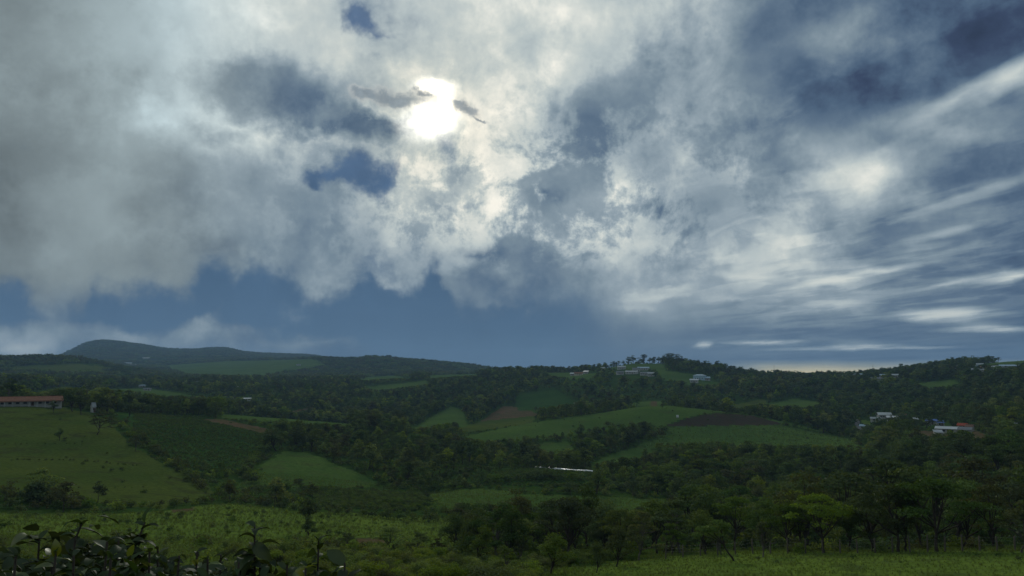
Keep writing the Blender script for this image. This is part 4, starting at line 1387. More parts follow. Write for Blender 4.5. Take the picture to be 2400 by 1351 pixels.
# --- the hamlet in the right of the valley
HAM = [
    (1987, 986, 8, 0, 2.5, 'wall_cream', 'roof_rust', 'gable', 'small cream hut left of the curving gravel road'),
    (2025, 1007, 16, 0, 2.5, 'wall_white', 'roof_lblue', 'gable', 'house with a light blue roof below the gravel road'),
    (2052, 989, 20, 0, 2.5, 'wall_grey', 'roof_zinc', 'gable', 'wide grey house with a zinc roof beside the grassy mound'),
    (2072, 981, 28, 0, 2.5, 'wall_grey', 'roof_white', 'arch', 'barn with a rounded white roof in the hamlet'),
    (2094, 987, 26, 0, 2.5, 'wall_grey', 'roof_white', 'shed', 'low building with a flat white roof right of the rounded barn'),
    (2116, 981, 14, 0, 2.5, 'wall_cream', 'roof_rust', 'gable', 'house with a rusty brown roof behind the flat white roof'),
    (2147, 992, 9, 0, 2.5, 'wall_white', 'roof_zinc', 'shed', 'small white shed alone between the two halves of the hamlet'),
    (2184, 996, 20, 0, 2.5, 'wall_white', 'roof_blue', 'gable', 'house with a dark blue roof in the right of the hamlet'),
    (2204, 1001, 14, 0, 2.5, 'wall_white', 'roof_blue', 'shed', 'lean-to with a blue roof right of the blue roofed house'),
    (2219, 1016, 40, 0, 2.5, 'wall_grey', 'roof_white', 'gable', 'long low shed with a white roof in front of the red roof'),
    (2257, 1008, 18, 0, 2.5, 'wall_cream', 'roof_red', 'gable', 'house with a bright orange red roof in the hamlet'),
    (2274, 1012, 14, 0, 2.5, 'wall_grey', 'roof_rust', 'gable', 'house with a rust coloured roof right of the bright red one'),
    (2262, 1020, 24, 0, 2.5, 'wall_grey', 'roof_dark', 'shed', 'low grey shed below the bright red roof'),
    (2200, 1042, 16, 0, 2.5, 'wall_grey', 'roof_zinc', 'shed', 'grey roofed shed standing lowest in the hamlet'),
    (2376, 1036, 16, 0, 2.5, 'wall_grey', 'roof_zinc', 'gable', 'zinc roofed house by itself at the far right of the valley'),
]
for px, py, w, d, h, wa_, ro, st, lab in HAM:
    p = H(px, py, 440, 760)
    w = w * p.xy.length / FPX / 1.12
    d = min(6.5, max(3.2, w * 0.6))
    house(lab, p, w, d, h, wa_, ro, st, 0.9 if st != 'arch' else 1.8, 3 if w > 7 else 1, True, random.uniform(-0.3, 0.3), 'house', 'house', 'houses of the hamlet')

for px_, d_, r_ in ((2012, 640, 10), (2031, 640, 10), (2060, 640, 8), (2240, 560, 10)):
    q = at_px(px_, 0, d_)
    CLEAR.append((q.x, q.y, r_))

# --- town on the right skyline
TOWN = [
    (1817, 889, 12, 'wall_white', 'roof_rust'), (1832, 890, 9, 'wall_cream', 'roof_zinc'), (1935, 888, 12, 'wall_grey', 'roof_zinc'), (1949, 888, 10, 'wall_white', 'roof_dark'),
    (1996, 878, 27, 'wall_white', 'roof_white'), (2021, 878, 22, 'wall_grey', 'roof_lblue'), (2000, 888, 10, 'wall_white', 'roof_rust'), (2070, 886, 9, 'wall_white', 'roof_lblue'),
    (2101, 886, 10, 'wall_grey', 'roof_zinc'), (2055, 894, 14, 'wall_grey', 'roof_dark'), (2182, 881, 8, 'wall_white', 'roof_zinc'), (2247, 871, 7, 'wall_white', 'roof_zinc'),
    (2258, 865, 13, 'wall_white', 'roof_dark'), (2296, 861, 8, 'wall_blue', 'roof_zinc'), (2320, 868, 18, 'wall_cream', 'roof_orange'), (2343, 868, 14, 'wall_white', 'roof_zinc'),
    (2366, 873, 18, 'wall_grey', 'roof_lblue'), (2290, 876, 13, 'wall_grey', 'roof_zinc'), (1880, 886, 12, 'wall_grey', 'roof_rust'),
]
TL = ['white house with a rusty roof at the left end of the skyline town', 'cream house with a zinc roof near the left end of the skyline town', 'grey house with a zinc roof below the church tower', 'white house with a dark roof right of the church tower',
      'long white roofed hall on the skyline', 'long hall with a bluish roof right of the white roofed hall', 'white house with a rusty roof under the long white hall', 'white house with a light blue roof among skyline trees',
      'grey zinc roofed house left of the tall skyline conifer', 'wide grey house with a dark roof below the skyline', 'small white house on the wooded slope under the right ridge', 'small white house on the right ridge, left of the dark roofed one',
      'white house with a dark roof high on the right ridge', 'small pale blue house near the crest of the right ridge', 'wide cream house with an orange roof on the right ridge', 'white house with a pale roof right of the orange roof on the ridge',
      'wide grey house with a bluish roof farthest right on the ridge', 'grey house with a zinc roof below the orange roof on the ridge', 'grey house with a rusty roof left of the church tower']
for (px, py, w, wa_, ro), lab in zip(TOWN, TL):
    p = H(px, py, 1020, 1700)
    house(lab, p, w, 7, 3.2, wa_, ro, 'gable', 1.4, 2, True, random.uniform(-0.3, 0.3), 'house', 'house', 'houses along the right skyline')

# --- scattered houses of the far left valley
FARH = [
    (10, 893, 20, 'wall_white', 'roof_zinc', 'pale roofed building at the far left edge of the valley'), (39, 894, 18, 'wall_white', 'roof_white', 'brightest white roofed shed at the far left of the valley'),
    (78, 897, 14, 'wall_white', 'roof_zinc', 'pale house right of the bright white shed on the far left'), (312, 857, 22, 'wall_white', 'roof_white', 'white building high on the far left slope'),
    (300, 853, 26, 'wall_grey', 'roof_lblue', 'long bluish roofed building beside the high white one'), (342, 841, 24, 'wall_white', 'roof_zinc', 'pale building topmost on the far left slope'),
    (352, 877, 14, 'wall_white', 'roof_zinc', 'uppermost white house of the far village'), (356, 884, 13, 'wall_white', 'roof_dark', 'white house with a dark roof in the far village'),
    (347, 891, 15, 'wall_white', 'roof_zinc', 'lowest left house of the far village'), (375, 894, 13, 'wall_grey', 'roof_zinc', 'grey house right of the far village'),
    (446, 898, 20, 'wall_white', 'roof_zinc', 'long pale house left in the far row'), (462, 899, 16, 'wall_white', 'roof_white', 'white house right in the far row'),
    (495, 902, 15, 'wall_grey', 'roof_lblue', 'bluish roofed house right of the far row'), (531, 906, 14, 'wall_grey', 'roof_zinc', 'grey house at the end of the far row'),
    (561, 911, 13, 'wall_white', 'roof_zinc', 'pale house alone below the far green hill'), (345, 916, 11, 'wall_white', 'roof_dark', 'white house with a dark roof beside the green strip field'),
    (333, 908, 11, 'wall_grey', 'roof_lblue', 'bluish roofed house behind the green strip field'), (546, 939, 9, 'wall_white', 'roof_white', 'small white shed in the woods of the middle valley'),
    (577, 940, 12, 'wall_white', 'roof_white', 'long white roofed shed in the woods of the middle valley'), (1350, 951, 5, 'wall_white', 'roof_white', 'tiny white hut under the planted hillside'),
    (810, 941, 4, 'wall_white', 'roof_white', 'tiny white hut among trees of the middle valley'), (1588, 980, 1.8, 'wall_white', 'roof_white', 'tiny white shed at the edge of the ploughed field'),
    (700, 857, 16, 'wall_grey', 'roof_dark', 'dark roofed house on the far green hill'), (1151, 868, 8, 'wall_cream', 'roof_zinc', 'small cream house on the low saddle of the skyline'),
]
for px, py, w, wa_, ro, lab in FARH:
    dmin = 1100 if py < 905 and px < 1000 else 600
    if px == 1588:
        dmin = 480
    p = H(px, py, dmin, 5200)
    dd = p.xy.length
    w2 = max(3.0, w * 0.55 * dd / FPX) if dmin > 1000 else w * 0.8
    house(lab, p, w2, w2 * 0.5, max(2.4, 1.6 * dd / FPX) if px != 1588 else 0.9, wa_, ro, 'gable', max(0.7, 0.8 * dd / FPX), 1 if w2 < 9 else 2, w2 > 6, random.uniform(-0.3, 0.3), 'house' if 'hut' not in lab and 'shed' not in lab else ('hut' if 'hut' in lab else 'shed'), 'house' if 'hut' not in lab else 'hut', 'buildings scattered over the far valley')

# --- church tower of the skyline town
p = H(1915, 880, 1100, 1700)
ch = empty('church_tower', (p.x, p.y, p.z), math.atan2(-p.x, p.y))
tag(ch, 'slim dark church tower with a spire standing over the skyline town', 'tower')
bm = bmesh.new()
box(bm, -1.6, 1.6, -1.6, 1.6, -1, 9.5)
link('wall', done(bm, 'wall', M['wall_grey']), ch)
bm = bmesh.new()
box(bm, -1.95, 1.95, -1.95, 1.95, 9.5, 9.8)
ap = bm.verts.new((0, 0, 15.0))
q = [bm.verts.new(v) for v in ((-1.7, -1.7, 9.8), (1.7, -1.7, 9.8), (1.7, 1.7, 9.8), (-1.7, 1.7, 9.8))]
for i in range(4):
    bm.faces.new((q[i], q[(i + 1) % 4], ap))
link('spire', done(bm, 'spire', M['roof_dark']), ch)
for s in (-1, 1):
    window_part(ch, s * 0.7, -1.6, 7.9, 0.7, 1.7)
CLEAR.append((p.x, p.y, 6))


def mast(px, py, h, label, dmin=1000):
    p = H(px, py, dmin, 1700)
    g = Geo()
    for a in range(3):
        c, s = math.cos(a * 2.094), math.sin(a * 2.094)
        g.tube([(c * 0.6, s * 0.6, -1), (c * 0.15, s * 0.15, h)], [0.09, 0.06], 4)
    n = int(h / 1.6)
    for k in range(n):
        for a in range(3):
            r0, r1 = 0.6 - 0.45 * k / n, 0.6 - 0.45 * (k + 1) / n
            a1 = a + 1
            g.tube([(math.cos(a * 2.094) * r0, math.sin(a * 2.094) * r0, h * k / n), (math.cos(a1 * 2.094) * r1, math.sin(a1 * 2.094) * r1, h * (k + 1) / n)], [0.04, 0.04], 3)
    e = empty('antenna_mast', p)
    tag(e, label, 'mast', 'antenna masts on the skyline')
    link('lattice', g.mesh('lattice', [M['metal']]), e)
    g = Geo()
    g.tube([(0, 0, h - 0.2), (0, 0, h + 2.5)], [0.07, 0.04], 4)
    link('aerial', g.mesh('aerial', [M['metal']]), e)


mast(1815, 884, 20, 'thin lattice mast left of the skyline town')
mast(1846, 886, 14, 'short lattice mast between the left mast and the church tower')
mast(2047, 884, 16, 'thin lattice mast right of the long skyline halls')

# --- long plastic covered tunnel above the planted plot
path = [at_px(px, 0, d) for px, d in ((1254, 352), (1285, 350), (1315, 346), (1345, 341), (1372, 337), (1392, 335))]
base = path[0].copy()
tun = empty('crop_tunnel', base)
tag(tun, 'long low shiny white plastic tunnel along the top edge of the planted plot', 'crop tunnel')
pts = []
for i in range(len(path) - 1):
    for k in range(4):
        pts.append(path[i].lerp(path[i + 1], k / 4.0))
pts.append(path[-1])
bm = bmesh.new()
prev = None
for i, q in enumerate(pts):
    t = (pts[min(i + 1, len(pts) - 1)] - pts[max(i - 1, 0)]).normalized()
    sd_ = Vector((-t.y, t.x, 0)).normalized()
    gz = float(ground_xy(q.x, q.y))
    ring = []
    sag = 1.0 - (0.05 if i % 2 else 0.0)
    for k in range(9):
        a = math.pi * k / 8
        ring.append(bm.verts.new((q.x - base.x + sd_.x * 1.25 * math.cos(a), q.y - base.y + sd_.y * 1.25 * math.cos(a), gz - base.z + 0.3 + 0.85 * math.sin(a) * sag)))
    if prev:
        for k in range(8):
            bm.faces.new((prev[k], prev[k + 1], ring[k + 1], ring[k]))
    prev = ring
link('cover', done(bm, 'cover', M['film']), tun)
for i in range(0, len(pts), 4):
    q = pts[i]
    t = (pts[min(i + 1, len(pts) - 1)] - pts[max(i - 1, 0)]).normalized()
    sd_ = Vector((-t.y, t.x, 0)).normalized()
    gz = float(ground_xy(q.x, q.y))
    g = Geo()
    g.tube([(q.x - base.x + sd_.x * 1.29 * math.cos(math.pi * k / 8), q.y - base.y + sd_.y * 1.29 * math.cos(math.pi * k / 8), gz - base.z + (0.3 + 0.89 * math.sin(math.pi * k / 8) if 0 < k < 8 else -0.3)) for k in range(9)], [0.05] * 9, 4)
    link('hoop', g.mesh('hoop', [M['metal']]), tun)
for px in range(1250, 1400, 20):
    q = at_px(px, 0, 338)
    CLEAR.append((q.x, q.y, 5.0))

# --- post and wire fence behind the near meadow
fp = [at_px(px, 0, d) for px, d in zip(np.linspace(1560, 2420, 22), np.linspace(83, 76, 22))]
fb = fp[0].copy()
fence = empty('wire_fence', fb)
tag(fence, 'old post and wire fence along the foot of the trees behind the near meadow', 'fence')
tops = []
for q in fp:
    hgt = random.uniform(1.15, 1.5)
    lx, ly = random.uniform(-0.08, 0.08), random.uniform(-0.08, 0.08)
    g = Geo()
    o = q - fb
    g.tube([(o.x, o.y, o.z - 0.3), (o.x + lx * 0.5, o.y + ly * 0.5, o.z + hgt * 0.5), (o.x + lx, o.y + ly, o.z + hgt)], [0.075, 0.07, 0.055], 6)
    link('post', g.mesh('post', [M['wood']]), fence)
    tops.append(o + Vector((lx, ly, hgt)))
for f in (0.45, 0.7, 0.92):
    g = Geo()
    g.tube([t - Vector((0, 0, (1 - f) * 1.2)) for t in tops], [0.0025] * len(tops), 3)
    link('wire', g.mesh('wire', [M['metal']]), fence)

# ================================================================== trees that can be told apart
N_TREE = [0]


def hand(px, d, h, style, tone, label, group=None, wide=1.0, lod=0, rot=None, cat='tree'):
    q = at_px(px, 0, d)
    N_TREE[0] += 1
    e = plant_tree(q - Vector((0, 0, 0.1)), h, style, tone, lod if d < 125 else 1, N_TREE[0] % 3, label, cat, group, rot, wide)
    TREE_AT.append((q.x, q.y, h * 0.32 * wide))
    return e


TREE_AT = []
ROW = 'trees in the row along the near meadow'
hand(1722, 71, 3.9, 'leaning', 'mid', 'small leaning tree with a thin bent trunk standing out on the near meadow', rot=0.4)
hand(1788, 75, 3.5, 'airy', 'mid', 'slender sapling standing on the near meadow right of the leaning tree', rot=1.0)
hand(1692, 82, 3.1, 'airy', 'mid', 'small thin sapling behind the leaning tree on the near meadow')
hand(1655, 86, 4.6, 'round', 'mid', 'bushy green tree at the left end of the meadow tree row', None, 1.1)
hand(1850, 84, 4.8, 'umbrella', 'mid', 'flat topped tree left of the bright green one in the meadow row')
hand(1880, 85, 5.0, 'tall', 'mid', 'straight thin trunked tree just left of the bright green one')
hand(1934, 81, 5.4, 'umbrella', 'light', 'bright yellow green tree, the palest of the meadow row', None, 1.15)
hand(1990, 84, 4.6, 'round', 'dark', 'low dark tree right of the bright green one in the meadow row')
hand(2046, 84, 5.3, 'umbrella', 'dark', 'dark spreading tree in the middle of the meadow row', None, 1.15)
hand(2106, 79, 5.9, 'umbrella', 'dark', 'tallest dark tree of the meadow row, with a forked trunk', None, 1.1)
hand(2126, 80, 5.4, 'tall', 'dark', 'thin trunked dark tree beside the forked one')
hand(2196, 78, 6.2, 'umbrella', 'dark', 'broad dark tree with the thickest trunk of the meadow row', None, 1.2)
hand(2165, 90, 6.0, 'round', 'mid', 'green tree between the forked tree and the thick trunked one')
hand(2262, 86, 6.2, 'round', 'mid', 'rounded mid green tree right of the thick trunked one')
hand(2330, 84, 5.6, 'umbrella', 'olive', 'olive brown tree near the right end of the meadow row')
hand(2396, 74, 4.4, 'airy', 'olive', 'thin dark tree at the right edge of the near meadow')
hand(2450, 80, 5.8, 'round', 'dark', 'dark tree ending the meadow row at its right')
hand(1905, 118, 8.0, 'round', 'dark', 'dark rounded tree rising behind the bright green one')
hand(1988, 128, 10.0, 'umbrella', 'dark', 'tall flat topped dark tree behind the left of the meadow row', None, 1.2)
hand(2092, 138, 11.5, 'umbrella', 'dark', 'highest umbrella crowned tree behind the meadow row', None, 1.15)
hand(2140, 132, 10.2, 'umbrella', 'mid', 'umbrella crowned tree just right of the highest one')
hand(2205, 128, 9.4, 'round', 'dark', 'domed dark tree right of the umbrella crowned pair')
hand(2300, 146, 10.5, 'umbrella', 'olive', 'wide olive tree on the dark slope at the right')
hand(2395, 138, 9.5, 'round', 'dark', 'dark tree high at the right edge behind the meadow row')
hand(1915, 200, 9.0, 'tall', 'olive', 'slim tree with a knobbly top left of the umbrella crowns')
hand(1120, 98, 6.2, 'round', 'dark', 'dark tree at the left end of the central grove')
hand(1158, 95, 7.4, 'airy', 'dark', 'tall ragged dark tree at the left of the central grove', None, 1.15)
hand(1190, 88, 6.0, 'round', 'dark', 'dense dark tree low in the left of the central grove')
hand(1128, 84, 4.0, 'round', 'mid', 'low green tree in front of the ragged dark one')
hand(1222, 118, 7.8, 'umbrella', 'olive', 'brownish spreading tree behind the left of the central grove')
hand(1205, 138, 9.0, 'round', 'olive', 'large brownish tree standing highest behind the central grove')
hand(1228, 104, 4.9, 'umbrella', 'light', 'small pale green rounded tree in the gap of the central grove')
hand(1226, 86, 3.2, 'airy', 'mid', 'sparse sapling with a thin trunk on the small clearing')
hand(1290, 96, 7.0, 'umbrella', 'dark', 'dark tree at the left of the grove centre')
hand(1332, 86, 6.8, 'umbrella', 'dark', 'dark spreading tree with a visible trunk at the grove centre', None, 1.15)
hand(1375, 112, 8.8, 'tall', 'dark', 'tall dark tree with a narrow top rising over the grove centre')
hand(1352, 100, 7.2, 'round', 'dark', 'dense dark tree right behind the spreading one at the grove centre')
hand(1430, 106, 7.0, 'round', 'mid', 'green rounded tree right of the grove centre')
hand(1495, 84, 5.2, 'airy', 'light', 'light green open tree in front right of the grove')
hand(1462, 96, 5.6, 'umbrella', 'mid', 'layered green tree behind the light open one')
hand(1445, 72, 3.6, 'round', 'mid', 'low green tree in the dip right of the grove')
hand(1540, 104, 6.6, 'umbrella', 'mid', 'layered green tree left of the pale trunked one')
hand(1598, 96, 6.6, 'airy', 'mid', 'open tree with a tall pale trunk between grove and meadow', None, 1.2)
hand(1574, 92, 4.0, 'airy', 'mid', 'short open tree under the pale trunked one')
hand(1640, 112, 7.8, 'round', 'dark', 'dark tree behind the left end of the meadow row')
hand(1720, 104, 6.6, 'umbrella', 'mid', 'green tree behind the leaning tree')
hand(1790, 100, 6.2, 'round', 'mid', 'rounded green tree behind the slender sapling')
hand(1290, 66, 3.3, 'round', 'mid', 'bushy low tree at the bottom, below the grove', None, 1.3)
hand(1180, 64, 2.6, 'airy', 'mid', 'sparse low tree at the bottom left of the grove')
hand(1400, 64, 2.4, 'round', 'mid', 'low rounded tree at the bottom, on the meadow edge')
hand(922, 100, 3.4, 'umbrella', 'light', 'small flat topped tree with a forked trunk on the weedy slope', None, 1.5)
hand(975, 102, 3.0, 'airy', 'mid', 'small open tree right of the flat topped one on the weedy slope', None, 1.2)
hand(1024, 92, 2.6, 'airy', 'olive', 'spindly brown sapling on the weedy slope')
hand(818, 108, 2.6, 'airy', 'mid', 'small open tree at the left of the weedy slope', None, 1.3)
hand(716, 132, 5.2, 'tall', 'dark', 'narrow dark tree standing alone at the edge of the bright meadow')
hand(722, 118, 3.4, 'round', 'dark', 'small dark tree below the narrow one at the bright meadow')
hand(228, 345, 8.2, 'umbrella', 'olive', 'lone spreading tree on the olive hillside', None, 1.2)
hand(140, 330, 4.6, 'round', 'dark', 'lone small dark tree left of the spreading one on the hillside')
hand(126, 402, 5.6, 'round', 'dark', 'dark rounded tree just below the farmhouse')
hand(170, 418, 10.0, 'round', 'dark', 'large dark tree right of the farmhouse', None, 1.3)
hand(190, 408, 9.0, 'round', 'dark', 'dark tree left of the white peaked hut', None, 1.2)
hand(147, 438, 8.5, 'umbrella', 'dark', 'dark tree touching the right end of the farmhouse')
hand(236, 432, 10.0, 'tall', 'dark', 'tall dark tree right of the white peaked hut')
hand(252, 428, 8.0, 'round', 'olive', 'brownish tree right of the tall one by the peaked hut')
hand(302, 424, 7.6, 'round', 'dark', 'dark round tree alone at the edge of the planted field')
hand(4, 445, 7.0, 'airy', 'dark', 'dark tree at the left end of the farmhouse')
hand(14, 475, 14.0, 'airy', 'dark', 'ragged tree rising behind the farmhouse at the left')
hand(318, 318, 6.4, 'airy', 'olive', 'grey leafless looking tree between hillside and planted field')
hand(648, 372, 10.5, 'round', 'dark', 'big dark tree at the left of the dark clump above the triangular field', None, 1.4)
hand(690, 380, 11.0, 'round', 'dark', 'biggest dark tree of the clump above the triangular field', None, 1.4)
hand(730, 378, 9.0, 'round', 'dark', 'dark tree at the right of the clump above the triangular field', None, 1.3)
hand(1398, 262, 8.0, 'round', 'mid', 'rounded green tree at the right end of the hedge behind the long field', None, 1.2)
hand(1360, 500, 8.5, 'round', 'dark', 'dark round tree on the slope of the rounded hill')
hand(1552, 585, 5.0, 'round', 'dark', 'small dark tree at the left corner of the ploughed field')
hand(2240, 240, 10.0, 'umbrella', 'olive', 'spreading olive tree on the right slope below the hamlet')
CREST = 'trees along the crest of the middle hill'
for px, h, st, tn, lab in ((1472, 12, 'round', 'dark', 'left of two round trees standing close on the hill crest'), (1485, 13, 'round', 'dark', 'right of two round trees standing close on the hill crest'),
                           (1508, 14, 'umbrella', 'dark', 'umbrella shaped tree alone on the hill crest'), (1684, 15, 'round', 'dark', 'large round tree alone on the right shoulder of the hill'),
                           (1393, 9, 'umbrella', 'dark', 'small umbrella tree on the left saddle of the hill'), (1415, 10, 'round', 'dark', 'round tree where the left slope of the hill begins')):
    hand(px, 1268, h * 1.05, st, tn, lab, None, 1.2, 1)
for px, h in ((1440, 9), (1450, 8), (1459, 7), (1524, 9), (1534, 10), (1545, 10), (1556, 12), (1567, 13), (1578, 14), (1588, 13), (1598, 13), (1608, 11), (1618, 10), (1628, 10), (1640, 11), (1650, 10), (1662, 9), (1700, 10), (1712, 10), (1722, 9), (1735, 9)):
    hand(px, 1262 + random.uniform(-20, 20), h * 1.1, random.choice(['round', 'round', 'umbrella']), 'dark', 'dark tree in the unbroken line along the crest of the middle hill', CREST, 1.15, 1)
for px, h in ((1228, 8), (1238, 10), (1248, 12), (1258, 12), (1268, 11), (1280, 10), (1292, 8), (1322, 7), (1332, 7), (1355, 8), (1364, 10), (1373, 10), (1382, 8)):
    hand(px, 1255 + random.uniform(-20, 20), h * 1.1, random.choice(['round', 'umbrella']), 'dark', 'dark tree in the clump on the low skyline left of the middle hill', 'trees on the low skyline', 1.2, 1)
hand(2087, 1420, 13, 'tall', 'dark', 'thin conifer left of the tall one on the right skyline', None, 1.1, 1)
hand(2098, 1425, 9, 'tall', 'dark', 'shortest of three skyline conifers', None, 1.1, 1)
hand(2111, 1420, 18, 'tall', 'dark', 'tallest conifer on the right skyline', None, 1.2, 1)
for px, h in ((2318, 9), (2328, 10), (2341, 8)):
    hand(px, 1290, h, 'umbrella', 'dark', 'umbrella tree in a file on the crest of the right ridge', 'umbrella trees on the right ridge', 1.2, 1)


# palms standing over the crest
def palm_meshes(seed):
    rg = np.random.default_rng(seed)
    w, c = Geo(), Geo()
    w.tube([(0, 0, -0.03), (0.02, 0.01, 0.4), (0.05, 0.02, 0.82)], [0.022, 0.016, 0.013], 6)
    for k in range(16):
        a = k * 2.4
        up = rg.uniform(0.1, 1.1)
        P = []
        for i in range(7):
            t = i / 6
            P.append((0.05 + math.cos(a) * 0.26 * t * math.cos(up * (1 - t)), 0.02 + math.sin(a) * 0.26 * t * math.cos(up * (1 - t)), 0.82 + 0.26 * t * math.sin(up) - 0.16 * t * t))
        c.tube(P, [0.004] * 7, 3)
        side = np.array([-math.sin(a), math.cos(a), 0])
        for i in range(1, 7):
            for s in (-1, 1):
                b = np.array(P[i])
                fw = b - np.array(P[i - 1])
                tip = b + side * s * 0.06 + fw * 0.6 - np.array([0, 0, 0.03])
                c.add([b, b + fw * 0.4, tip], [(0, 1, 2)])
    return w.mesh('palm_trunk', [M['bark']]), c.mesh('palm_crown', [M['leaf_dark']])


PALM = [palm_meshes(s) for s in (1, 2)]
for i, (px, h) in enumerate(((1562, 17), (1570, 19), (1577, 20), (1584, 19), (1592, 17))):
    q = at_px(px, 0, 1275)
    e = empty('palm_tree', q, random.uniform(0, 6))
    e.scale = (h * 1.3, h * 1.3, h)
    tag(e, 'palm with plume like fronds standing above the trees on the hill crest', 'palm', 'palms on the hill crest')
    link('trunk', PALM[i % 2][0], e)
    link('crown', PALM[i % 2][1], e)

# ------------------------------------------------------------------ the woods: nearest trees one by one, the rest as one mass
g = 6.3
gx, gy = np.meshgrid(np.arange(-900, 900, g), np.arange(60, 1500, g))
X = gx.ravel() + rng.uniform(-0.45, 0.45, gx.size) * g
Y = gy.ravel() + rng.uniform(-0.45, 0.45, gx.size) * g
D_ = np.hypot(X, Y)
A_ = np.arctan2(X, Y)
k = (np.abs(A_) < 0.66) & (D_ > 96) & (D_ < 1480)
X, Y, D_, A_ = X[k], Y[k], D_[k], A_[k]
Z = ground_xy(X, Y)
PX, PY = pixels_of(X, Y, Z)
use = land_use(X, Y, Z)
dens = np.full(X.shape, 0.93)
patch = fbm(X, Y, 1 / 70.0, 3)
dens = np.where(patch < -0.28, 0.45, dens)
dens = np.where((PX < 1060) & (D_ < 250), 0.12, dens)
dens = np.where((PX < 640) & (D_ < 450), 0.10, dens)
dens = np.where((PX < 1060) & (D_ < 150), 0.0, dens)
dens = np.where((PX < 1000) & (D_ > 800) & (D_ < 1500), 0.35 + 0.55 * (patch > 0.0), dens)
dens = np.where((PX > 1080) & (PX < 1800) & (PY > 845) & (PY < 960) & (D_ > 720), 0.34 + 0.5 * (patch > 0.1), dens)
dens = np.where((PX > 1060) & (D_ < 112), 0.5, dens)
dens = np.where((PX > 1240) & (PX < 1460) & (PY > 1105) & (D_ < 345) & (D_ > 250), 0.2, dens)
keep = (use < 0) & (rng.random(X.shape) < dens) & clear_of(X, Y)
hh = 4.0 + 7.0 * rng.random(X.shape) ** 2.3 + np.clip(fbm(X, Y, 1 / 90.0, 2) * 3.5, -2, 3.0)
hh = np.where(D_ > 900, hh * 1.05, hh)
hh = np.where(D_ < 170, hh * 0.82, hh)
hh = cap_height(PX, PY, D_, hh)
keep &= hh > 2.6
keep &= seen(X, Y, Z, hh + 3)
for tx, ty, tr in TREE_AT:
    keep &= (X - tx) ** 2 + (Y - ty) ** 2 > (tr * 0.9) ** 2
X, Y, Z, D_, A_, PX, PY, hh = [q[keep] for q in (X, Y, Z, D_, A_, PX, PY, hh)]
u = rng.random(X.shape)
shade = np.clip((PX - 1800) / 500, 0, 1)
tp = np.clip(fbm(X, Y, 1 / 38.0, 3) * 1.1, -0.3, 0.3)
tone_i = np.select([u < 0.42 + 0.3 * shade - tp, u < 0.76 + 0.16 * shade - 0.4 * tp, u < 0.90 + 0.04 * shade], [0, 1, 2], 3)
su = rng.random(X.shape)
style_i = np.select([su < 0.42, su < 0.72, su < 0.86], [0, 1, 2], 3)
order = np.argsort(-hh / D_)
MAXT = 300
n_ind = max(0, MAXT - N_TREE[0] - 2)


def wood_zone(px, d):
    if px < 640:
        return 'on the left hillside beyond the near meadow' if d > 250 else 'on the near left slope'
    if d < 125:
        return 'in the front of the central grove' if px < 1660 else 'in the shade behind the meadow row'
    if px < 1060:
        return 'in the woods above the long narrow field' if d > 240 else 'beside the bright near meadow'
    if px < 1480:
        return 'between the central grove and the long narrow field' if d < 200 else 'behind the long narrow field'
    if px < 1860:
        return 'on the low ground right of the central grove' if d < 200 else 'in the hollow under the cane field'
    return 'on the shaded slope behind the meadow row' if d < 190 else 'high on the dark right hand slope'


LMARK = [(66, 428, 'the farmhouse'), (228, 345, 'the lone hillside tree'), (500, 400, 'the planted hillside'), (600, 195, 'the hillside hedge'), (690, 300, 'the triangular field'), (716, 132, 'the narrow dark meadow tree'),
         (818, 108, 'the small open slope tree'), (860, 220, 'the leafy crop plot'), (922, 100, 'the flat topped slope tree'), (1024, 92, 'the spindly brown sapling'), (1158, 95, 'the ragged grove tree'), (1205, 138, 'the large brownish grove tree'), (1228, 104, 'the small pale rounded tree'),
         (1290, 66, 'the bushy bottom tree'), (1332, 86, 'the spreading grove tree'), (1375, 112, 'the narrow topped grove tree'), (1320, 340, 'the white crop tunnel'), (1495, 84, 'the light green open tree'), (1598, 96, 'the pale trunked open tree'), (1722, 71, 'the leaning meadow tree'), (1788, 75, 'the slender meadow sapling'),
         (1700, 430, 'the cane field'), (1934, 81, 'the bright yellow green tree'), (1988, 128, 'the tall flat topped tree'), (2092, 138, 'the highest umbrella tree'), (2106, 79, 'the forked dark tree'), (2196, 78, 'the thick trunked tree'), (2205, 128, 'the domed dark tree'), (2300, 146, 'the wide olive tree'), (2240, 240, 'the olive tree below the hamlet'), (2396, 74, 'the thin tree at the right edge')]


def beside(px, d):
    best = min(LMARK, key=lambda q: ((px - q[0]) / 90.0) ** 2 + (math.log(d / q[1]) / 0.25) ** 2)
    if abs(px - best[0]) < 22:
        return ('behind ' if d > best[1] else 'in front of ') + best[2]
    return ('left of ' if px < best[0] else 'right of ') + best[2]


TW = ['dark', 'green', 'pale green', 'olive brown']
SW = ['rounded', 'flat topped', 'narrow', 'thin crowned']
for q in order[:n_ind]:
    t, s = int(tone_i[q]), int(style_i[q])
    zn = beside(PX[q], D_[q])
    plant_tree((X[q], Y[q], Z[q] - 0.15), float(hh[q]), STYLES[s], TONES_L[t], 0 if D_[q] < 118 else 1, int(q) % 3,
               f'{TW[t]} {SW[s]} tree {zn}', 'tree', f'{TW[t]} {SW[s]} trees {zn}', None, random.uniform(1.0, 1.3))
rest = order[n_ind:]
protoM, protoF = [], []
for s in ('round', 'umbrella', 'tall', 'airy'):
    for t in TONES_L:
        sd_ = hash((s, t)) % 1000 if False else STYLES.index(s) * 31 + TONES_L.index(t) * 5
        protoM.append(make_tree(900 + sd_, s, 620, 0.085, 'leaf_' + t, 'bark', True, 5))
        protoF.append(make_tree(400 + sd_, s, 210, 0.15, 'leaf_' + t, 'bark', True, 4))
pk = style_i[rest] * 4 + tone_i[rest]
near = D_[rest] < 620
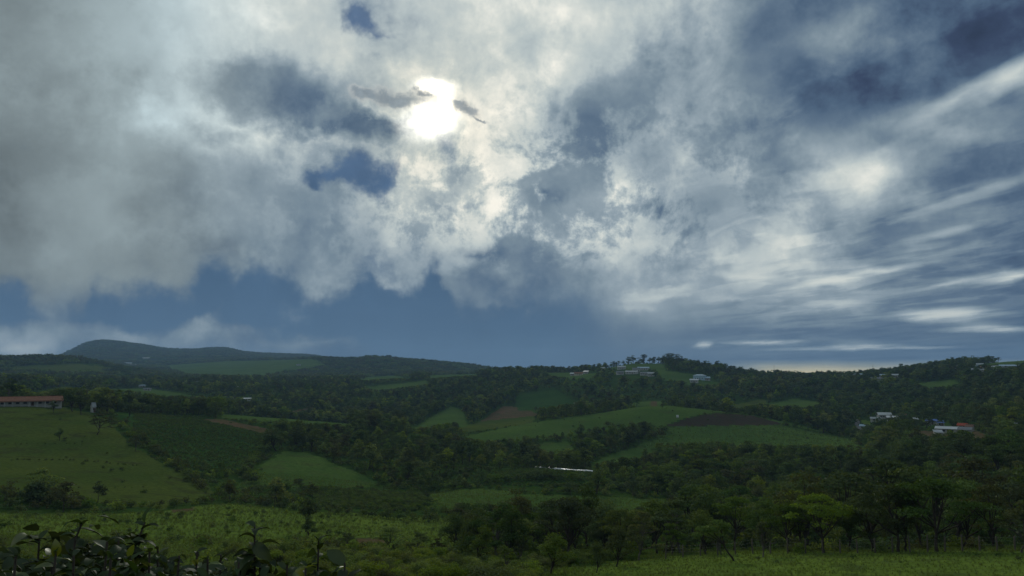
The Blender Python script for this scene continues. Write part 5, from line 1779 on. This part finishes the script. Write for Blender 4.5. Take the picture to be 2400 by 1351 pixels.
for nm, sel, pr, lab in (('valley_woods', near, protoM, 'dense mixed woods filling the valley and lower slopes'), ('hill_woods', ~near, protoF, 'woods covering the middle hills')):
    r = rest[sel]
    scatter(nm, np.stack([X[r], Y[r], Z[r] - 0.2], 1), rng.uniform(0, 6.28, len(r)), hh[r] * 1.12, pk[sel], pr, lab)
print('trees', N_TREE[0], n_ind, len(rest))

# ------------------------------------------------------------------ far slopes: canopy too distant to pick trees apart
def canopy(seed, tone):
    rg = np.random.default_rng(seed)
    gg = Geo()
    for k in range(7):
        c = np.array([rg.uniform(-0.42, 0.42), rg.uniform(-0.42, 0.42), rg.uniform(0.08, 0.2)])
        P, Nn = clump(rg, c, rg.uniform(0.12, 0.24), 34, 0.85)
        gg.leaves(P, Nn, 0.11, rg, 0)
    return gg.mesh('far_canopy', [M['leaf_' + tone]])


protoC = [canopy(60 + i, t) for i, t in enumerate(('dark', 'dark', 'mid', 'dark', 'olive', 'mid'))]
g = 21.0
gx, gy = np.meshgrid(np.arange(-3900, 3900, g), np.arange(1300, 6000, g))
X2 = gx.ravel() + rng.uniform(-0.45, 0.45, gx.size) * g
Y2 = gy.ravel() + rng.uniform(-0.45, 0.45, gx.size) * g
d2, a2 = np.hypot(X2, Y2), np.arctan2(X2, Y2)
k = (np.abs(a2) < 0.64) & (d2 > 1470) & (d2 < 5900)
X2, Y2, d2 = X2[k], Y2[k], d2[k]
Z2 = ground_xy(X2, Y2)
px2, py2 = pixels_of(X2, Y2, Z2)
k = (land_use(X2, Y2, Z2) < 0) & seen(X2, Y2, Z2, 10) & clear_of(X2, Y2)
pt = fbm(X2, Y2, 1 / 240.0, 4)
k &= rng.random(X2.shape) < np.where(pt < -0.12, 0.22, 0.85)
X2, Y2, Z2, d2 = X2[k], Y2[k], Z2[k], d2[k]
scatter('far_woods', np.stack([X2, Y2, Z2 - 1.0], 1), rng.uniform(0, 6.28, len(X2)), rng.uniform(18, 34, len(X2)), rng.integers(0, len(protoC), len(X2)), protoC, 'far woods on the distant slopes and ridges')
print('canopy', len(X2))

# ------------------------------------------------------------------ shrubs: hedges, thickets, weeds
SH = []       # x, y, h, tone, label, group


def hedge(pts, h, step, label, group, tones=('mid', 'dark'), spread=0.8):
    """Row of shrubs along a line given as (pixel x, distance)."""
    P = [at_px(px, 0, d) for px, d in pts]
    for a, b in zip(P[:-1], P[1:]):
        L = (b - a).length
        n = max(1, int(L / step))
        for i in range(n):
            q = a.lerp(b, (i + random.random() * 0.8) / n)
            SH.append((q.x + random.gauss(0, spread), q.y + random.gauss(0, spread), h * random.uniform(0.65, 1.3), random.choice(tones), label, group))


hedge([(285, 190), (430, 192), (530, 202), (640, 208)], 1.9, 2.2, 'round shrub in the hedge under the olive hillside', 'hedge under the olive hillside', ('mid', 'dark', 'olive'))
hedge([(640, 190), (760, 186), (900, 182), (1062, 176)], 3.0, 2.4, 'tall green shrub in the hedge above the bright meadow', 'hedge above the bright meadow', ('mid', 'dark', 'mid'))
hedge([(560, 232), (640, 225), (720, 215)], 2.8, 2.6, 'shrub in the thicket under the triangular field', 'thicket under the triangular field', ('olive', 'mid', 'dark'))
hedge([(1000, 276), (1100, 284), (1240, 288), (1330, 286), (1480, 282)], 4.2, 2.6, 'shrub in the tall hedge behind the long narrow field', 'tall hedge behind the long narrow field', ('dark', 'mid'))
hedge([(600, 252), (575, 300), (610, 360), (640, 385)], 3.6, 3.4, 'dark shrub in the hedge left of the triangular field', 'hedge left of the triangular field', ('dark', 'mid'))
hedge([(520, 225), (420, 285), (335, 350), (290, 400)], 2.6, 3.0, 'shrub in the hedge climbing between hillside and planted field', 'hedge beside the planted field', ('olive', 'mid', 'dark'))
hedge([(880, 242), (800, 255), (720, 262), (600, 264)], 1.6, 3.2, 'low shrub at the foot of the triangular field', 'shrubs at the foot of the triangular field', ('mid', 'dark'))
hedge([(-60, 202), (40, 198), (110, 196), (175, 190)], 5.2, 1.9, 'dark shrub in the thicket at the left edge below the olive hillside', 'dark thicket at the left edge', ('dark', 'olive'), 3.0)
hedge([(860, 440), (1000, 455), (1120, 462), (1240, 452)], 3.2, 3.5, 'shrub along the lower edge of the rounded hill', 'shrubs under the rounded hill', ('dark', 'mid'))
hedge([(1380, 470), (1440, 480), (1500, 488), (1550, 500)], 5.5, 2.6, 'shrub in the copse on the slope of the rounded hill', 'copse on the rounded hill', ('dark', 'mid', 'olive'), 6.0)
hedge([(1420, 540), (1500, 520), (1550, 505)], 4.5, 3.0, 'shrub in the copse on the slope of the rounded hill', 'copse on the rounded hill', ('dark', 'mid', 'olive'), 5.0)
hedge([(1700, 300), (1900, 292), (2050, 286), (2200, 270)], 3.2, 3.0, 'shrub on the right slope under the cane field', 'shrubs under the cane field', ('mid', 'dark'), 4.0)
hedge([(-60, 287), (60, 287), (200, 286), (330, 282)], 0.7, 1.6, 'low weed along the terrace across the olive hillside', 'weeds along the hillside terrace', ('dark', 'olive'), 0.3)
hedge([(-60, 322), (60, 324), (200, 322)], 0.6, 2.2, 'low weed along the upper terrace of the olive hillside', 'weeds along the upper terrace', ('dark', 'olive'), 0.5)
hedge([(120, 222), (240, 226), (350, 236)], 0.5, 2.6, 'low weed along the cattle path low on the olive hillside', 'weeds along the cattle path', ('olive', 'mid'), 0.5)
# weeds and bushes on the slope below the viewpoint
XW, YW, AW, DW = sector_points(2600, 46, 112)
ZW = ground_xy(XW, YW)
PW, QW = pixels_of(XW, YW, ZW)
uw = land_use(XW, YW, ZW)
kw = (PW < 1480) & (PW > -150) & ((PW < 1260) | (uw < 0))
kw &= rng.random(XW.shape) < np.where(PW < 560, 0.20, np.where(PW < 820, 0.45, np.where(PW < 1100, 0.9, 0.6)))
kw &= ~((DW > 82) & (fbm(XW, YW, 1 / 11.0, 2) < 0.0))
for q in np.nonzero(kw)[0]:
    zn = beside(PW[q], DW[q]) if PW[q] > 560 else 'on the slope over the leafy shrubs'
    t = random.choice(('light', 'light', 'mid', 'light', 'olive') if PW[q] < 1050 else ('mid', 'light', 'mid'))
    w_ = {'light': 'yellow green', 'mid': 'green', 'olive': 'brownish'}[t]
    hb = random.uniform(0.7, 2.0)
    big = 'tall' if hb > 1.55 else 'low' if hb < 1.05 else 'rounded'
    SH.append((XW[q], YW[q], hb, t, f'{big} {w_} bush {zn}', f'{big} {w_} bushes {zn}'))
# scattered low weeds of the bright meadow
XW, YW, AW, DW = sector_points(900, 112, 215)
ZW = ground_xy(XW, YW)
PW, QW = pixels_of(XW, YW, ZW)
uw = land_use(XW, YW, ZW)
kinds_ = np.array(['scrub'] + [f[0] for f in FIELDS])[uw + 1]
kw = (kinds_ == 'bright') & (rng.random(XW.shape) < 0.6)
for q in np.nonzero(kw)[0]:
    SH.append((XW[q], YW[q], random.uniform(0.35, 1.1), random.choice(('mid', 'light', 'dark')), 'low weed clump scattered over the bright meadow', 'weed clumps on the bright meadow'))
# undergrowth between the trees, and lone bushes on the pastures
XU, YU, AU, DU = sector_points(16000, 100, 640)
ZU = ground_xy(XU, YU)
PU, QU = pixels_of(XU, YU, ZU)
uu = land_use(XU, YU, ZU)
ku = (uu < 0) & seen(XU, YU, ZU, 3) & clear_of(XU, YU) & (rng.random(XU.shape) < np.where((PU < 1060) & (DU < 150), 0.0, 0.8))
kp = (uu >= 0) & (rng.random(XU.shape) < 0.03) & seen(XU, YU, ZU, 3) & clear_of(XU, YU)
und = np.nonzero(ku)[0]
for q in np.nonzero(kp)[0]:
    SH.append((XU[q], YU[q], random.uniform(0.6, 1.6), random.choice(('mid', 'dark', 'dark')), 'lone low bush on the open fields', 'lone bushes on the fields'))
for i in range(10):
    px, d = random.uniform(1750, 2400), random.uniform(60, 74)
    q = at_px(px, 0, d)
    SH.append((q.x, q.y, random.uniform(0.22, 0.5), 'dark', 'small dark weed clump on the near meadow', 'weed clumps on the near meadow'))
for i in range(24):
    px, d = random.uniform(1840, 2400), random.uniform(80, 92)
    q = at_px(px, 0, d)
    SH.append((q.x, q.y, random.uniform(0.7, 1.5), random.choice(('light', 'olive')), 'yellowish bush under the trees of the meadow row', 'yellowish bushes under the meadow row'))
hx_, hy_ = np.array([s[0] for s in SH]), np.array([s[1] for s in SH])
hz_ = ground_xy(hx_, hy_)
hp_, hq_ = pixels_of(hx_, hy_, hz_)
hc_ = cap_height(hp_, hq_, np.hypot(hx_, hy_), np.array([s[2] for s in SH]) * 1.0)
SH = [(s[0], s[1], float(c), *s[3:]) for s, c in zip(SH, hc_) if c > 0.3]
sx = np.array([s[0] for s in SH])
sy = np.array([s[1] for s in SH])
sz = ground_xy(sx, sy)
sh_ = np.array([s[2] for s in SH])
ordr = np.argsort(-sh_ / np.hypot(sx, sy))
for q in ordr[:296]:
    q = int(q)
    plant_tree((sx[q], sy[q], sz[q] - 0.05), SH[q][2], 'bush', SH[q][3], 0 if math.hypot(sx[q], sy[q]) < 100 else 1, q % 3, SH[q][4], 'shrub', SH[q][5], None, random.uniform(0.9, 1.35))
rest = ordr[296:]
protoB = [make_tree(700 + i * 3 + j, 'bush', 170, 0.16, 'leaf_' + t, 'bark', True, 4) for i, t in enumerate(TONES_L) for j in range(2)]
ti = np.array([TONES_L.index(SH[int(q)][3]) for q in rest])
rx = np.concatenate([sx[rest], XU[und]])
ry = np.concatenate([sy[rest], YU[und]])
rz = np.concatenate([sz[rest], ZU[und]])
rh = np.concatenate([sh_[rest] * 1.15, np.maximum(0.5, cap_height(PU[und], QU[und], DU[und], rng.uniform(1.2, 3.4, len(und))))])
rt = np.concatenate([ti, rng.choice([0, 0, 1, 1, 2, 3], len(und))])
scatter('undergrowth', np.stack([rx, ry, rz - 0.05], 1), rng.uniform(0, 6.28, len(rx)), rh, rt * 2 + rng.integers(0, 2, len(rx)), protoB, 'mixed undergrowth between the trees and over the slopes')
print('shrubs', len(SH), len(rx))


# ------------------------------------------------------------------ crops, cane and grass
def tuft(seed, nb, spread, mat, wid=0.022, lean=0.45):
    rg = np.random.default_rng(seed)
    gg = Geo()
    for k in range(nb):
        a, r = rg.uniform(0, 6.28), spread * rg.uniform(0, 1)
        h = rg.uniform(0.55, 1.0)
        b = np.array([math.cos(a) * r, math.sin(a) * r, -0.03])
        dr = rg.uniform(0, 6.28)
        ln = np.array([math.cos(dr), math.sin(dr), 0]) * lean * rg.uniform(0.2, 1)
        s = np.array([-math.sin(dr), math.cos(dr), 0]) * wid
        m = b + ln * 0.35 * h + np.array([0, 0, h * 0.6])
        t = b + ln * h + np.array([0, 0, h * 0.92])
        gg.add([b - s, b + s, m + s * 0.8, m - s * 0.8, t], [(0, 1, 2), (0, 2, 3), (3, 2, 4)])
    return gg.mesh('grass_tuft', [M[mat]])


GT = [tuft(i, 16, 0.45, 'grass') for i in range(3)] + [tuft(9, 12, 0.3, 'leaf_mid', 0.03)]


def in_kind(n, d0, d1, kinds, half=0.66, extra=None):
    X, Y, A, Dq = sector_points(n, d0, d1, half)
    Z = ground_xy(X, Y)
    us = land_use(X, Y, Z)
    kk = np.array(['scrub'] + [f[0] for f in FIELDS])[us + 1]
    k = np.isin(kk, kinds) & seen(X, Y, Z, 2)
    if extra is not None:
        k &= extra(X, Y, Dq)
    return X[k], Y[k], Z[k], Dq[k]


x, y, z, dq = in_kind(46000, 12, 118, ['bright', 'scrub'])
scatter('meadow_grass', np.stack([x, y, z], 1), rng.uniform(0, 6.28, len(x)), rng.uniform(0.14, 0.42, len(x)) * np.where(fbm(x, y, 0.12, 2) > 0.25, 1.5, 1.0) * np.where(x > 6, 0.62, 1.0), rng.choice([0, 1, 2, 0, 1, 2, 3], len(x)), GT, 'long grass of the near meadow and slope')
x, y, z, dq = in_kind(52000, 108, 300, ['bright', 'pasture'], 0.66)
scatter('field_grass', np.stack([x, y, z], 1), rng.uniform(0, 6.28, len(x)), rng.uniform(0.25, 0.7, len(x)), rng.choice([0, 1, 2, 3], len(x)), GT, 'rough grass over the bright meadow and fields')
CT = [tuft(20 + i, 12, 0.3, 'leaf_mid', 0.035, 0.6) for i in range(2)] + [tuft(30, 12, 0.3, 'leaf_dark', 0.035, 0.6)]
x, y, z, dq = in_kind(26000, 420, 650, ['cane'], 0.6)
scatter('cane_stand', np.stack([x, y, z], 1), rng.uniform(0, 6.28, len(x)), rng.uniform(0.7, 1.3, len(x)), rng.choice([0, 1, 0, 1, 2], len(x)), CT, 'even stand of cane covering the rounded hill')
x, y, z, dq = in_kind(60000, 190, 500, ['crop'], 0.45)
scatter('crop_plants', np.stack([x, y, z], 1), rng.uniform(0, 6.28, len(x)), rng.uniform(0.5, 1.0, len(x)) * np.where(y < 275, 1.7, 1.0), rng.choice([2, 3, 2, 3, 0, 1], len(x)), protoB, 'low leafy crop covering the planted fields')


# ------------------------------------------------------------------ leafy shrubs right under the viewpoint
def blade(seed, droop, fold, width):
    """A single long leaf along +X, bent down and folded along its midrib."""
    rg = np.random.default_rng(seed)
    n = 7
    V, F = [], []
    ang, p = 0.35, np.array([0.0, 0.0, 0.0])
    tw = rg.normal() * 0.10
    for i in range(n):
        t = i / (n - 1)
        w = width * (math.sin(math.pi * min(1, t * 0.94 + 0.06)) ** 0.75) * (1 - 0.35 * t)
        w = max(w, 0.01)
        wav = 0.012 * math.sin(i * 2.1 + seed)
        V += [(p[0], p[1] + w, p[2] + w * fold + wav), (p[0], p[1], p[2]), (p[0], p[1] - w, p[2] + w * fold - wav)]
        ang -= droop / n
        p = p + np.array([math.cos(ang), tw * t, math.sin(ang)]) / (n - 1)
    for i in range(n - 1):
        a = i * 3
        F += [(a, a + 3, a + 4), (a, a + 4, a + 1), (a + 1, a + 4, a + 5), (a + 1, a + 5, a + 2)]
    return np.array(V), np.array(F)


LEAF, BLADES = [], []
for i, (dr, fo, wd, mt) in enumerate(((1.0, 0.30, 0.27, 'gloss_leaf'), (1.6, 0.40, 0.25, 'gloss_leaf'), (2.1, 0.35, 0.26, 'gloss_leaf'), (0.7, 0.22, 0.30, 'gloss_leaf'), (1.3, 0.5, 0.23, 'gloss_leaf'), (0.9, 0.3, 0.27, 'young_leaf'))):
    v, f = blade(i + 1, dr, fo, wd)
    LEAF.append(mesh_np('leaf', v, f, [M[mt]], smooth=True))
    BLADES.append((v, f))


def leafy(px, d, top_py, shoots, per, size, label, young=0.06, group=None, spread=0.3, arch=0.0, mass=0):
    """Shrub of several leafy shoots; the leaves crowd towards the tips and hang over."""
    a, e = [float(v) for v in px_dir(px, top_py)]
    base = Vector((d * math.sin(a), d * math.cos(a), float(ground_z(a, d)) - 0.03))
    H_ = CAMZ + d * math.tan(e) - base.z
    root = empty('leafy_shrub', base)
    tag(root, label, 'shrub', group)
    for s in range(shoots):
        an = random.uniform(0, 6.28)
        hs = H_ * (1.0 if s == 0 else random.uniform(0.74, 0.97))
        out = 0.02 if s == 0 else random.uniform(0.35, 1.0) * spread
        P = []
        for i in range(7):
            t = i / 6
            bend = arch * max(0, t - 0.7) ** 2 * (1 if s == 0 else 0.6)
            P.append(Vector((math.cos(an) * out * t + random.gauss(0, 0.006) + bend, math.sin(an) * out * t + random.gauss(0, 0.006), hs * t - bend * 0.5)))
        gg = Geo()
        gg.tube(P, [0.008, 0.008, 0.007, 0.006, 0.005, 0.004, 0.003], 5)
        link('stem', gg.mesh('stem', [M['bark']], True), root)
        for k in range(per):
            t = 1.0 - (k / per) ** 1.3 * 0.45
            f = t * 6
            i = min(5, int(f))
            q = P[i].lerp(P[i + 1], f - i)
            az = k * 2.4 + an + random.gauss(0, 0.35)
            sz = size * random.uniform(0.7, 1.3) * (0.75 if k < 3 else 1.0)
            me = LEAF[5] if random.random() < young else LEAF[random.choice((0, 1, 2, 3, 4, 1, 2))]
            o = link('leaf', me, root, q, None, (sz, sz * random.uniform(0.85, 1.15), sz))
            o.rotation_euler = Euler((random.gauss(0, 0.4), random.gauss(0.15 if k > 2 else -0.4, 0.4), az), 'XYZ')
    if mass:
        gg = Geo()
        for k in range(mass):
            r_, an = spread * 1.25 * math.sqrt(random.random()), random.uniform(0, 6.28)
            dome = H_ * (1.0 - 0.10 * (r_ / spread) ** 2)
            zc = dome - 0.04 - 0.42 * random.random() ** 1.6
            v, f = BLADES[random.randrange(5)]
            sz = size * random.uniform(0.6, 1.25)
            R = Euler((random.gauss(0, 0.5), random.gauss(0.15, 0.45), random.uniform(0, 6.28)), 'XYZ').to_matrix()
            gg.add(v @ (np.array(R).T) * sz + np.array([r_ * math.cos(an), r_ * math.sin(an), zc]), f, 1 if random.random() < young * 0.8 else 0)
        tag(link('foliage', gg.mesh('foliage', [M['gloss_leaf'], M['young_leaf']], True), root), None, None, None, 'stuff')


leafy(128, 3.0, 1196, 5, 26, 0.078, 'dark shrub with an arching tip, leftmost of those rising over the mass', 0.12, None, 0.2, 1.0, 160)
leafy(262, 2.9, 1194, 5, 26, 0.076, 'dark shrub with an arching tip, second from the left of those rising over the mass', 0.12, None, 0.2, 1.0, 160)
leafy(600, 2.6, 1236, 4, 30, 0.074, 'dark upright shrub with drooping leaves, alone at the bottom', 0.03, None, 0.07, 0.0, 130)
leafy(735, 2.7, 1272, 6, 22, 0.072, 'dark shrub with hanging leaves right of the upright drooping one', 0.05, None, 0.16, 0.0, 200)
leafy(815, 2.5, 1322, 2, 14, 0.08, 'lowest leafy shrub, only its tip showing at the bottom', 0.2, None, 0.10, 0.0, 60)
MASSN = [0]
G0 = 'dark leafy shrubs massed along the bottom left'
for px, d, ty in ((-30, 2.8, 1254), (10, 2.5, 1280), (50, 2.2, 1302), (75, 2.9, 1268), (125, 2.4, 1286), (165, 2.2, 1306), (190, 2.8, 1256), (230, 2.4, 1274), (262, 2.2, 1300), (300, 2.7, 1268), (345, 2.4, 1290), (385, 2.8, 1284), (405, 2.2, 1310), (440, 2.6, 1294), (490, 2.4, 1308), (530, 2.8, 1302), (565, 2.3, 1322), (660, 2.4, 1322), (700, 2.2, 1334)):
    leafy(px + random.uniform(-6, 6), d, ty, 6, 18, random.uniform(0.045, 0.064), 'dark leafy shrub in the dense mass along the bottom left', 0.16, G0, 0.30, 0.0, 620)

# ------------------------------------------------------------------ the moist air of the valley
hz = bpy.data.materials.new('valley_air')
hz.use_nodes = True
ht = NT(hz.node_tree)
ht.n.clear()
pv_ = ht.node('ShaderNodeVolumePrincipled')
pv_.inputs['Color'].default_value = (0.38, 0.64, 1.0, 1)
pv_.inputs['Density'].default_value = 8.5e-5
pv_.inputs['Anisotropy'].default_value = 0.1
ho = ht.node('ShaderNodeOutputMaterial')
ht.l.new(pv_.outputs[0], ho.inputs['Volume'])
bm = bmesh.new()
box(bm, -8300, 8300, -8300, 8300, float(LZ.min()) - 12, float(LZ.max()) + 45)
tag(link('haze', done(bm, 'haze', hz)), 'thin blue haze over the valley', None, None, 'stuff')
